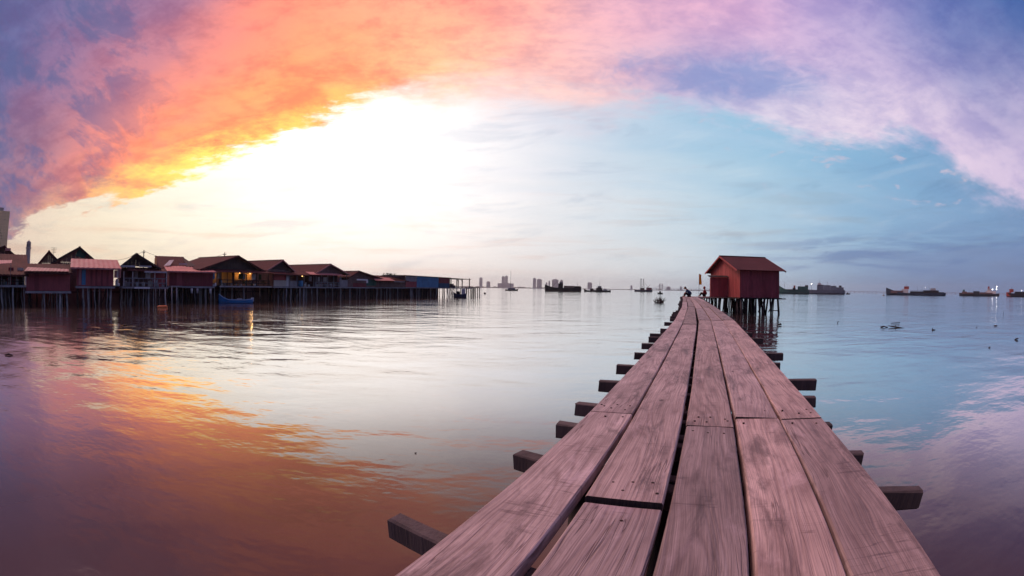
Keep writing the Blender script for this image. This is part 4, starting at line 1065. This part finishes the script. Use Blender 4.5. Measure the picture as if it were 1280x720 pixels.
# one long walkway behind the fronts
wp = [at(x, hor(x), DX(x)+6.5) for x in (-40, 100, 210, 330, 440, 548)]
wk = empty('walkway', (wp[0].x, wp[0].y, 0)); tag(wk, 'dark timber walkway on close set piles running behind the village fronts', 'walkway')
for pa, pb in zip(wp, wp[1:]):
    o0 = Vector((pa.x, pa.y, 0))-wk.location
    dd = Vector((pb.x-pa.x, pb.y-pa.y, 0)); nrm = Vector((-dd.y, dd.x, 0)).normalized()
    q = [o0, o0+dd*.998, o0+dd*.998+nrm*3, o0+nrm*3]
    vs = [(v.x, v.y, 1.25) for v in q]+[(v.x, v.y, 1.4) for v in q]
    MB().raw(vs, [(0,3,2,1),(4,5,6,7),(0,1,5,4),(1,2,6,5),(2,3,7,6),(3,0,4,7)]).build('deck', DPILE, wk)
    n = int(dd.length/.7)
    for i in range(n):
        p = o0+dd*(i+.5)/n+nrm*R(.2, 2.8)
        MB().tube([(p.x, p.y, -.8), (p.x, p.y, 1.25)], R(.09, .16), 6).build('pile', DPILE, wk)
    e_ = o0+dd; f_ = nrm*.05
    zk = (1.85, 2.12, 2.2, 2.25, 2.25)[wp.index(pa)]; vs = [(o0.x, o0.y, -.3), (e_.x, e_.y, -.3), (e_.x, e_.y, zk), (o0.x, o0.y, zk)]
    MB().raw(vs+[(x+f_.x, y+f_.y, z) for x, y, z in vs], [(0,1,2,3),(7,6,5,4),(0,4,5,1),(1,5,6,2),(2,6,7,3),(3,7,4,0)]).build('underside_shade_sheet', DWALL, wk)  # dark sheet added to stand for the shade under the houses

# utility poles and cables
def upole(px, ytop, D, label):
    p = at(px, ytop, D); r = empty('utility_pole', (p.x, p.y, 0)); tag(r, label, 'utility pole')
    MB().tube([(0, 0, -.5), (0, 0, p.z)], [.11, .07], 8).build('post', DPILE, r, True)
    MB().beam((-.5, .2, p.z-.35), (.5, -.2, p.z-.35), .07, .07).build('crossarm', DPILE, r)
    for k in (-.42, .42): MB().tube([(k, -.4*k, p.z-.31), (k, -.4*k, p.z-.18)], .04, 6).build('insulator', WHITE, r)
    return p
u1 = upole(180, 312.5, 68, 'thin utility pole rising beside the dark gabled veranda house')
u2 = upole(281, 315.5, 80, 'thin utility pole rising behind the large lit house')
u0 = at(112, 323.5, 63)
def cable(a, b, sag, label):
    m = MB(); pts = [a.lerp(b, i/14)-Vector((0, 0, sag*4*(i/14)*(1-i/14))) for i in range(15)]
    o = Vector((a.x, a.y, 0)); m.tube([p-o for p in pts], .022, 5)
    tag(m.build('cable', BLACK, None, loc=o), label, 'cable')
cable(u1+Vector((.2, 0, -.2)), u2+Vector((0, 0, -.2)), 1.3, 'slack power cable strung between the two utility poles')
cable(u0, u1+Vector((-.2, 0, -.2)), .7, 'slack power cable from green gabled house roof to utility pole')

# ------------------------------------------------------------------ boats and ships
def loft(L, B, sheer, beam, draft, deck, n=18, keel=None):
    """hull with bow at +x: sheer(u), beam(u) for u in -1..1; deck: drop of the deck below the sheer"""
    m = MB()
    for i in range(n+1):
        u = -1+2*i/n; x = u*L/2; b = B/2*beam(u); z = sheer(u); k = -draft if keel is None else keel(u)
        rake = (z-k)*.0
        m.v += [(x, -b, z), (x, -b*.92, z*.3+k*.2), (x*.985, -b*.45, k), (x*.985, b*.45, k), (x, b*.92, z*.3+k*.2), (x, b, z), (x, b*.9, z-deck), (x, -b*.9, z-deck)]
    for i in range(n):
        for k in range(8): m.f.append((i*8+k, i*8+(k+1) % 8, (i+1)*8+(k+1) % 8, (i+1)*8+k))
    m.f += [tuple(range(8)), tuple(n*8+k for k in reversed(range(8)))]
    return m
def vessel(name, label, cat, pl, pr, D, hullmat, bow='left', h=2.5, bowrise=2.5, sternrise=.6, B=None, group=None, draft=.8):
    a = at(pl, hor(pl), D); b = at(pr, hor(pr), D); a.z = b.z = 0
    c = (a+b)/2; d = b-a; L = d.length
    if bow == 'left': d = -d
    r = empty(name, c, math.atan2(d.y, d.x)); tag(r, label, cat, group)
    B = B or L*.17
    sh = lambda u: h+bowrise*max(0, (u-.35)/.65)**1.6+sternrise*max(0, (-u-.55)/.45)
    bm = lambda u: max(.04, (1-max(0, (u-.3)/.7)**2.2))*(1-.25*max(0, (-u-.6)/.4))
    loft(L, B, sh, bm, draft, .35*h if h < 2 else .9).build('hull', hullmat, r)
    return r, L, B
def blk(r, x0, x1, z0, z1, w_, mat, name='cabin'):
    return MB().box(x0, x1, -w_/2, w_/2, z0, z1).build(name, mat, r)
def mast(r, x, z0, z1, rad, mat=BLACK, lean=0, y=0, name='mast'):
    return MB().tube([(x, y, z0), (x+lean, y, z1)], [rad, rad*.6], 6).build(name, mat, r)
def winrow(r, x0, x1, z, w_, n, mat=BLACK):
    for i in range(n):
        x = x0+(x1-x0)*(i+.5)/n; q = (x1-x0)/n*.3
        MB().box(x-q, x+q, -w_/2-.04, w_/2+.04, z-.35, z+.35).build('window', mat, r)

# blue fishing boat in front of the village
r, L, B = vessel('fishing_boat', 'small open blue wooden boat moored before the lit house', 'boat', 273.5, 316, 62.2, BBLUE, 'left', .42, .75, .12, 1.5, draft=.25)
for u in (-.55, -.1, .3): MB().box(u*L/2-.12, u*L/2+.12, -B*.42, B*.42, .30, .36).build('thwart', BLUE, r)
mg = MB()
for sd in (-1, 1):
    pts = [(u*L/2, sd*(B/2*max(.04, (1-max(0, (u-.3)/.7)**2.2))*(1-.25*max(0, (-u-.6)/.4))), .44+.75*max(0, (u-.35)/.65)**1.6+.12*max(0, (-u-.55)/.45)) for u in [-1+i/8 for i in range(17)]]
    mg.tube(pts, .04, 6)
mg.build('gunwale', weathered('pale_blue', (.25, .42, .60), .2, .6), r)
MB().box(-L/2-.15, -L/2+.25, -.15, .15, .25, .75).build('outboard', WHITE, r)
blk(r, -.9, -.2, .3, .62, .7, GTIN, 'net_box')

# motor boat under the shelter
r, L, B = vessel('fishing_boat', 'dark boat with white wheelhouse tucked under the open shelter', 'boat', 567, 583, 112, NAVY, 'left', .8, .5, .2, 1.4, draft=.4)
blk(r, -L*.42, -L*.12, .7, 2.1, 1.2, WHITE); blk(r, 0, L*.25, .7, 1.5, 1.1, BLACK, 'engine_box')

# small float by the jetty tip
o = ball('mooring_buoy', (0, 0, .18), .45, BLACK, None, (1, 1, .9)); q = gnd(606, 367.3, 0); o.location = (q.x, q.y, 0); tag(o, 'small black mooring buoy beyond the jetty tip', 'buoy')
q = gnd(203, 384.6, 0); m = MB(); m.tube([(-.62, 0, .06), (-.5, 0, .06), (.5, 0, .08), (.62, 0, .08)], [.06, .16, .16, .06], 10)
o = m.build('float', FLOAT, None, True, loc=q); o.rotation_euler = (0, 0, radians(55)); tag(o, 'long orange float drifting before the stilt sheds', 'float')

# sailing boat with tall mast
r, L, B = vessel('sailing_boat', 'dark boat with one very tall mast off the city skyline', 'boat', 631.5, 647.5, 430, BLACK, 'right', 1.0, .8, .2, 3.0)
mast(r, -1.0, 1, at(637.5, 338.5, 430).z, .16); blk(r, -3.5, 3.5, .9, 2.4, 2.2, GTIN); winrow(r, -3.0, 3.0, 1.8, 2.2, 4); MB().tube([(L*.48, 0, 1.7), (L*.62, 0, 2.4)], .1, 5).build('bowsprit', BLACK, r)
# cargo ship
r, L, B = vessel('cargo_ship', 'long black coaster with deckhouse amidships anchored off the skyline', 'ship', 681, 726.5, 410, BLACK, 'left', 3.4, 2.8, 1.0, 6.5)
blk(r, -L*.0, L*.13, 3, 7.2, 4.5, BLACK); blk(r, L*.01, L*.1, 7.2, 8.6, 3.6, DTIN, 'bridge'); winrow(r, L*.02, L*.09, 7.9, 3.6, 4, GTIN); mast(r, L*.06, 8.6, 11.5, .14); mast(r, L*.03, 8.6, 10.2, .1)
blk(r, -L*.3, -L*.02, 3, 5.2, 4.8, DWALL, 'hatch_cover'); blk(r, -L*.48, -L*.3, 3.6, 5.0, 4.2, BLACK, 'poop'); mast(r, L*.3, 3, 10, .16); mast(r, -L*.4, 4, 8.5, .12); MB().tube([(L*.3, 0, 4.2), (L*.16, 0, 9)], .1, 5).build('derrick', BLACK, r)
# tug pair
r, L, B = vessel('tug_boat', 'low black tug with upswept bow beside a wheelhouse launch', 'boat', 730, 746, 440, BLACK, 'left', 1.3, 1.6, .4, 4)
blk(r, -L*.25, L*.02, 1.2, 3.0, 2.4, DTIN); mast(r, -L*.1, 3, 6, .1)
r, L, B = vessel('work_boat', 'black launch with pale wheelhouse and thin mast near the grey block', 'boat', 740, 763.5, 420, BLACK, 'left', 1.6, .5, .2, 4.5)
blk(r, -L*.05, L*.28, 1.4, 3.6, 3.2, DTIN); blk(r, .0, L*.2, 3.6, 5.4, 2.6, BLACK, 'wheelhouse'); winrow(r, .1, L*.19, 4.6, 2.6, 3, WHITE); mast(r, L*.1, 5.4, 11.5, .1); mast(r, L*.24, 3.6, 6.4, .1); blk(r, -L*.3, -L*.1, 1.4, 2.4, 2.6, WHITE, 'locker')
# crane barge
r, L, B = vessel('crane_barge', 'crane barge with two tall lattice legs and a short jib', 'barge', 793, 815.5, 620, NAVY, 'left', 2.2, .3, .3, 9)
for (p, yy) in ((801, 2.0), (804.2, -2.0)):
    x = -(p-804.2)*.00175*620
    zt2 = at(p, 348.3, 620).z
    for k in (-.7, .7):
        MB().tube([(x+k*1.6, yy, 2), (x+k*.5, yy, zt2)], .22, 5).build('leg', DTIN, r)
    for j in range(7):
        z0, z1 = 2+(zt2-2)*j/7, 2+(zt2-2)*(j+1)/7; w0 = .7*(1.6-1.1*j/7); w1 = .7*(1.6-1.1*(j+1)/7)
        MB().tube([(x-w0, yy, z0), (x+w1, yy, z1)], .12, 5).build('lattice', DTIN, r)
blk(r, -1.5, 4.0, 2, 5.0, 6, DTIN); blk(r, -L*.46, -L*.16, 2, 5.6, 6, DMAROON, 'machinery'); MB().tube([(-L*.2, 0, 5), (-L*.36, 0, 9.5)], .25, 6).build('jib', DMAROON, r); MB().tube([(-2, 0, 12), (-L*.28, 0, 5.4)], .12, 5).build('stay', BLACK, r)
# small boat with mast ahead
r, L, B = vessel('small_boat', 'tiny dark boat with thin mast beyond the floating tree stump', 'boat', 822, 828.5, 300, BLACK, 'left', .7, .4, .2, 1.5)
blk(r, -.6, .7, .6, 1.7, 1.1, BLACK); mast(r, 0, 1.7, at(825, 353.5, 300).z, .07)
# green coaster behind the hut
r, L, B = vessel('cargo_ship', 'green hulled coaster with orange deck gear right beside the hut roof', 'ship', 973.5, 1011.5, 640, SGREEN, 'left', 5.2, 6.2, .3, 9)
r['label'] = 'green hulled coaster with small orange deckhouse anchored behind the red hut'
blk(r, -L*.46, -L*.12, 5, 10.2, 7.5, SGREEN); blk(r, -L*.46, -L*.36, 10.2, 12.0, 6, BLACK, 'bridge'); winrow(r, -L*.45, -L*.37, 11.2, 6, 4, GTIN)
blk(r, -L*.05, L*.05, 5, 8.2, 5, BLACK, 'winch_house'); blk(r, -L*.04, L*.02, 8.2, 11.2, 3.5, SRED, 'funnel'); mast(r, L*.32, 7, 16, .2); mast(r, -L*.2, 10.2, 14, .2)
MB().box(-L*.12, L*.3, -2.5, 2.5, 4.8, 6.2).build('hatch_cover', DTIN, r)
# grey ship
r, L, B = vessel('cargo_ship', 'grey blue ship with stepped superstructure and masthead light behind green coaster', 'ship', 1003, 1056, 720, SGREY, 'left', 6.2, 1.2, .3, 11)
for (a_, b_, zt3) in ((-.47, -.30, 10.5), (-.30, -.16, 12.5), (-.16, .0, 13.5), (.0, .16, 14)): blk(r, L*a_+.1, L*b_-.1, 6, zt3, 8, SGREY)
for (a_, b_, zz) in ((-.28, -.18, 11.3), (-.14, -.02, 12.3), (.02, .14, 12.8)): winrow(r, L*a_, L*b_, zz, 8, 4, BLACK)
blk(r, L*.06, L*.14, 14, 16.5, 5, WHITE, 'bridge'); mast(r, L*.1, 16.5, 21, .25); mast(r, -L*.08, 13.5, 19.5, .25); mast(r, -L*.24, 12.5, 16, .22, DTIN); blk(r, -L*.42, -L*.36, 10.5, 13, 3, BLACK, 'funnel')
pz = at(1014.3, 355.2, 720).z; xx = L*.5-(1014.3-1003)/(1056-1003)*L
mast(r, xx, 6, pz, .2); ball('masthead_lamp', (xx, 0, pz+.3), .45, LAMPW, r)
r, L, B = vessel('small_boat', 'tiny dark boat just off the stern of the grey ship', 'boat', 1056.8, 1062.5, 800, BLACK, 'right', 1.5, .8, .3, 3)
blk(r, -1.5, 1.2, 1.4, 3.2, 2, BLACK)
# long dark tanker barge
r, L, B = vessel('tanker', 'long black tanker barge with raised blue bow and pale aft house', 'ship', 1107.5, 1182, 760, NAVY, 'left', 3.6, 8.0, 1.2, 14)
blk(r, L*.22, L*.42, 3.2, 7.0, 11, DWALL, 'forecastle_stack'); blk(r, L*.13, L*.24, 3.2, 9.5, 8, WHITE); blk(r, L*.12, L*.2, 9.5, 13.5, 6, SRED, 'bridge'); winrow(r, L*.125, L*.195, 12.2, 6, 4, BLACK); mast(r, L*.16, 13.5, 17, .3)
blk(r, -L*.12, L*.1, 3.2, 6.3, 11, BLACK, 'tank_deck'); blk(r, -L*.38, -L*.12, 3.2, 8.0, 10, BLACK, 'cargo_stack'); blk(r, -L*.33, -L*.24, 8, 11, 7, GTIN, 'deckhouse'); blk(r, -L*.47, -L*.38, 3.4, 5.5, 8, BLACK, 'poop')
for u in (-.02, -.1, -.22, -.3): mast(r, L*u, 6, 13+R(-1, 2), .18)
MB().tube([(L*.1, 0, 7.6), (-L*.3, 0, 7.6)], .2, 6).build('deck_pipe', DTIN, r)
ball('deck_lamp', (-L*.155, 0, 12.0), .3, LAMPW, r)
r, L, B = vessel('buoy_marker', 'small pale channel marker ahead of the long tanker', 'buoy', 1103.2, 1105.8, 520, CREAM, 'left', .8, .1, .1, 1.6)
mast(r, 0, .8, 4.2, .3, CREAM)
# barge with floodlit vessel
r, L, B = vessel('supply_ship', 'floodlit white supply vessel moored behind a low black barge', 'ship', 1228, 1249, 980, BLACK, 'left', 4.5, 2.0, .8, 11)
blk(r, -L*.3, L*.3, 4.3, 9.5, 8, WHITE); blk(r, -L*.02, L*.22, 9.5, 14, 6, WHITE, 'bridge'); winrow(r, 0, L*.2, 12.5, 6, 4, BLACK); mast(r, L*.15, 14, 22, .35); mast(r, -L*.3, 9.5, 21, .35); blk(r, L*.08, L*.18, 14, 18, 4, SRED, 'funnel')
for (p, y_) in ((1236.3, 362.0), (1240.4, 361.8), (1245.6, 361.6), (1245.8, 358.4)):
    z_ = at(p, y_, 974).z; u = L*.5-(p-1228)/21*L
    ball('floodlight', (u, -4.5, z_), .75, LAMPW, r)
r, L, B = vessel('barge', 'low black barge heaped with cargo before the floodlit white ship', 'barge', 1199, 1242.5, 860, BLACK, 'left', 4.0, 1.2, .3, 12)
for (a_, b_, z_) in ((.28, .42, 7.5), (.1, .28, 6.2), (-.08, .1, 8.2), (-.25, -.08, 6.6), (-.46, -.25, 5.8)): blk(r, L*a_+.1, L*b_-.1, 3.6, z_, 9, random.choice([BLACK, DWALL]), 'cargo_heap')
blk(r, L*.34, L*.4, 7.5, 10.5, 4, SGREEN); mast(r, L*.22, 6, 12, .2); blk(r, -L*.3, -L*.24, 6, 8, 4, GTIN, 'locker')
# red bowed ship cut by the frame
r, L, B = vessel('cargo_ship', 'black ship with rust red stern quarters and lit deck beside the floodlit vessel', 'ship', 1258, 1330, 830, BLACK, 'right', 5.0, 5.0, 1.0, 13)
blk(r, -L*.5, -L*.42, 1.0, 7.0, 10, SRED, 'stern_house'); blk(r, -L*.45, -L*.38, 7, 12, 7, SRED, 'bridge'); winrow(r, -L*.445, -L*.385, 10.5, 7, 3, BLACK); mast(r, -L*.41, 12, 16, .3); blk(r, -L*.36, L*.3, 4.6, 8.0, 10, BLACK, 'hatch_cover'); ball('deck_lamp', (-L*.24, -5.2, 9.5), .45, LAMPW, r)

# ------------------------------------------------------------------ floating wood and debris
def drift(px, py, parts, label, yaw=0, mat=DRIFT):
    q = gnd(px, py, 0); m = MB()
    for pts, rad in parts: m.tube(pts, rad, 7)
    o = m.build('driftwood', mat, None, True, loc=q); o.scale = (.75,)*3; o.rotation_euler = (0, 0, yaw); tag(o, label, 'driftwood'); return o
vr = ray(1108, 409); yaw_ = -math.atan2(vr.x, vr.y)
drift(1105, 409.5, [([(-.45, 0, .08), (-.1, .05, .12), (.45, 0, .02)], [.03, .06, .04]), ([(.0, 0, .1), (-.3, -.2, .02), (-.4, -.4, .0)], [.05, .04, .02])], 'forked black branch floating on the blue water', yaw_)
drift(1118, 409.5, [([(-.75, .1, .16), (-.3, .1, .1), (.35, 0, .05), (1.2, -.15, -.01)], [.03, .06, .06, .02]), ([(.1, 0, .05), (.15, 0, .28)], [.05, .02])], 'long thin log with a stub floating beside the forked branch', yaw_)
drift(1120, 404.8, [([(-.7, 0, .05), (0, 0, .1), (.5, 0, .12)], [.03, .05, .05]), ([(.3, 0, .1), (.55, .1, .2)], [.04, .02])], 'straight stick floating just beyond the long thin log', yaw_)
drift(1047.5, 404, [([(-.1, 0, 0), (.02, 0, .2), (.1, 0, .12)], [.04, .05, .02])], 'short upright stub poking from water near the red hut', yaw_)
drift(1166, 412.5, [([(-.08, 0, -.1), (-.05, 0, .22)], [.06, .03]), ([(-.1, 0, .05), (.3, 0, .03)], [.05, .02])], 'small pointed snag standing out of the blue water', yaw_)
drift(1270.5, 424.8, [([(-.22, 0, .02), (.05, 0, .08), (.22, 0, .09)], [.03, .07, .03])], 'short blunt piece of wood floating alone', yaw_)
drift(1244.5, 407.3, [([(-.3, 0, .02), (.0, 0, .05), (.3, 0, .02)], [.03, .05, .02])], 'brown stick floating under the lamp reflections', yaw_, BEAM)
drift(1236.8, 434.8, [([(-.08, 0, .02), (.08, 0, .06)], [.04, .03])], 'tiny dark chip floating before the brown stick', yaw_)
drift(1220.5, 409.3, [([(-.08, 0, .0), (.06, 0, .08)], [.04, .03])], 'tiny knot of wood floating near the brown stick', yaw_)
drift(1254, 393.5, [([(0, 0, -.2), (.02, 0, .7)], [.05, .03])], 'thin upright stake in the water beyond the brown stick', yaw_)
drift(974.5, 406.8, [([(-.25, 0, .05), (.1, 0, .14), (.2, 0, .05)], [.04, .12, .05])], 'dark lump of wood floating below the hut stilts', yaw_)
drift(10, 444.5, [([(-.2, 0, .03), (.05, 0, .06), (.3, 0, .02)], [.02, .05, .02])], 'dark stick floating alone before the maroon shed', radians(60))
drift(157, 407, [([(-.25, 0, .03), (.2, 0, .05)], [.04, .03])], 'small stick drifting in the village reflections', radians(50))
drift(519.5, 566.8, [([(-.02, 0, .01), (.02, 0, .015)], [.01, .01])], 'tiny speck of wood floating near the near beam end', radians(10))
# uprooted stump with tangled branches
q = gnd(824.5, 378.2, 0); rr = random.Random(5); m = MB()
for k in range(26):
    a_ = rr.uniform(-1.1, .9); p = [Vector((a_*.55, rr.uniform(-.5, .5), -.15))]
    d = Vector((rr.uniform(-.9, .9), rr.uniform(-.5, .5), rr.uniform(.5, 1.3))).normalized()
    for j in range(5):
        d = (d+Vector((rr.uniform(-.5, .5), rr.uniform(-.5, .5), rr.uniform(-.45, .35)))).normalized(); p.append(p[-1]+d*rr.uniform(.2, .42))
    m.tube(p, [.13, .11, .09, .07, .05, .02], 6)
o = m.build('floating_stump', DRIFT, None, True, loc=q); tag(o, 'tangled uprooted stump floating to the side of the pier end', 'driftwood')

# ------------------------------------------------------------------ city across the strait
CD = 5200
def tower(x0, x1, ytop, label, D=CD, setb=None, dep=None, mat=CITY):
    a = at(x0, hor(x0), D); b = at(x1, hor(x1), D); a.z = b.z = 0; d = b-a; Wd = d.length; zt = at((x0+x1)/2, ytop, D).z
    r = empty('tower_block', a, math.atan2(d.y, d.x)); tag(r, label, 'building', 'city blocks across the strait'); dep = dep or Wd*.9
    MB().box(0, Wd, 0, dep, -2, zt).build('shaft', mat, r)
    MB().box(Wd*.2, Wd*.75, dep*.2, dep*.7, zt+.01, zt*1.04+3).build('roof_plant', mat, r)
    n = max(3, int(zt/14))
    for i in range(1, n): MB().box(-.8, Wd+.8, -.9, -.02, zt*i/n-1.3, zt*i/n+1.3).build('balcony_band', GWALL, r)
    if setb: MB().box(Wd*setb[0], Wd*setb[1], -.5, dep*.8, zt, at((x0+x1)/2, setb[2], D).z).build('upper_shaft', mat, r)
TW = [(599, 603, 347.5, 'slim grey tower standing alone nearest the jetty tip'), (608, 612.8, 352.2, 'squat grey block next to the slim lone tower'),
      (627, 631, 346, 'left half of the paired tall city towers behind tall masted boat'), (631.2, 634.6, 345.2, 'taller half of the paired city towers behind tall masted boat'),
      (622, 642, 354.2, 'long low podium block under the paired city towers'), (666, 670, 348, 'slender peaked block of the twin grey slabs'),
      (671, 677.2, 349.3, 'broad flat block of the twin grey slabs'), (682, 684.2, 353.5, 'thin pale block behind the black coaster bow'), (685.5, 687.5, 351.5, 'narrow pale tower behind the black coaster bow'),
      (690, 698, 349.6, 'wide pale slab behind the black coaster deckhouse'), (700, 703.8, 350.6, 'bluish block next to the wide pale slab'),
      (734.3, 740, 353.4, 'dark grey block behind the low black tug'), (788, 790.5, 357.3, 'tiny pale block near the crane barge'), (833, 838, 358.6, 'low pale block near the seated person'), (850, 852.3, 358.3, 'thin pale block right behind the seated person')]
for x0, x1, yt, lb in TW: tower(x0, x1, yt, lb)
# far shoreline with trees and low roofs
rr = random.Random(3); m = MB(); px = 470; zprev = 14
while px < 905:
    D = 5600; a = at(px, hor(px), D); b = at(px+2.2, hor(px+2.2), D); zz = rr.uniform(8, 20)*(1.0 if px < 700 else .6)
    m.raw([(a.x, a.y, -2), (b.x, b.y, -2), (b.x*1.02, b.y*1.02, -2), (a.x*1.02, a.y*1.02, -2), (a.x, a.y, zprev), (b.x, b.y, zz), (b.x*1.02, b.y*1.02, zz), (a.x*1.02, a.y*1.02, zprev)],
          [(0,3,2,1),(4,5,6,7),(0,1,5,4),(1,2,6,5),(2,3,7,6),(3,0,4,7)]); zprev = zz; px += 2.2
tag(m.build('far_shore', SHORE), 'low wooded shoreline across the strait', kind='structure')
# long road bridge on the horizon
BD = 6100
br = empty('road_bridge', (at(990, hor(990), BD).x, at(990, hor(990), BD).y, 0)); tag(br, 'very long low road bridge on the horizon with paired pylons', 'bridge')
bl = lambda p: Vector(p)-br.location
prev = None; m = MB(); px = 815
while px <= 1340:
    q = at(px, hor(px), BD); q.z = 22
    if prev: m.beam(bl(prev), bl(q), 14, 4)
    prev = q; px += 7.5
m.build('bridge_deck', CITY, br)
px = 815
while px < 1340:
    q = at(px, hor(px), BD); MB().box(bl(q).x-4, bl(q).x+4, bl(q).y-4, bl(q).y+4, -2, 20).build('bridge_pier', CITY, br); px += 5.5
for p in (824.5, 827.6):
    q = at(p, hor(p), BD); zt4 = at(p, 354.5, BD).z
    MB().box(bl(q).x-5, bl(q).x+5, bl(q).y-5, bl(q).y+5, -2, zt4).build('pylon', CITY, br)
    for k in range(4):
        for sg in (-1, 1):
            e_ = at(p+sg*(3+3*k), hor(p), BD); e_.z = 23; a_ = q.copy(); a_.z = zt4-6-7*k
            MB().beam(bl(a_), bl(e_), 1.2, 1.2).build('stay_cable', CITY, br)

# ------------------------------------------------------------------ town towers behind the village, far left
a = at(-12, 300, 640); b = at(9, 300, 640); a.z = b.z = 0; d = b-a
r = empty('office_tower', a, math.atan2(d.y, d.x)); tag(r, 'tall glass tower with golden light put into its colour above the rusty roofed house', 'building')
Wd = d.length; zt5 = at(4, 263.5, 640).z
MB().box(0, Wd, 0, 14, 0, zt5).build('shaft', GOLDLIT_GLASS, r)
n = 24
for i in range(n): MB().box(-.15, Wd+.15, -.2, -.02, zt5*i/n, zt5*i/n+.7).build('floor_band', GOLDLIT_GLASS, r)
for i in range(7): MB().box(Wd*i/6-.25, Wd*i/6+.25, -.35, -.22, 0, zt5).build('mullion', GOLDLIT_GLASS, r)
MB().box(Wd*.3, Wd*.62, 2, 10, zt5+.01, zt5+4).build('roof_plant', GWALL, r)
q = at(35.2, 318, 520); r = empty('domed_tower', (q.x, q.y, 0)); tag(r, 'distant round tower with domed cap and finial above the rooftops', 'building')
zt6 = at(35.2, 304, 520).z; z1 = at(35, 299, 520).z; rad = 3.0
MB().tube([(0, 0, 0), (0, 0, zt6*.86), (0, 0, zt6*.87), (0, 0, zt6*.9), (0, 0, zt6*.905), (0, 0, zt6)], [rad*1.05, rad, rad*1.25, rad*1.25, rad*.95, rad*.95], 14).build('shaft', GWALL, r, False)
MB().tube([(0, 0, zt6+(z1-zt6)*f) for f in (0, .2, .45, .62, .7, 1)], [rad*1.05, rad*1.0, rad*.7, rad*.3, .25, .12], 14).build('dome', GWALL, r, True)
for k in range(8): MB().box(-.4, .4, -rad-.06, -rad+.2, zt6*.91, zt6*.98).build('arch_opening', BLACK, r).rotation_euler = (0, 0, k*pi/4)

# ------------------------------------------------------------------ sea haze
HAZE = True
if HAZE:
    m = bpy.data.materials.new('sea_haze'); m.use_nodes = True; t = NT(m.node_tree); t.n.clear()
    o_ = t.new('ShaderNodeOutputMaterial'); pv = t.new('ShaderNodeVolumePrincipled'); t.l.new(pv.outputs[0], o_.inputs['Volume'])
    pv.inputs['Color'].default_value = (.96, .95, .96, 1); pv.inputs['Density'].default_value = .000105
    pv.inputs['Anisotropy'].default_value = .65
    h = MB().box(-7200, 7200, -7200, 7200, -3.0, 150).build('haze', m); tag(h, kind='stuff')
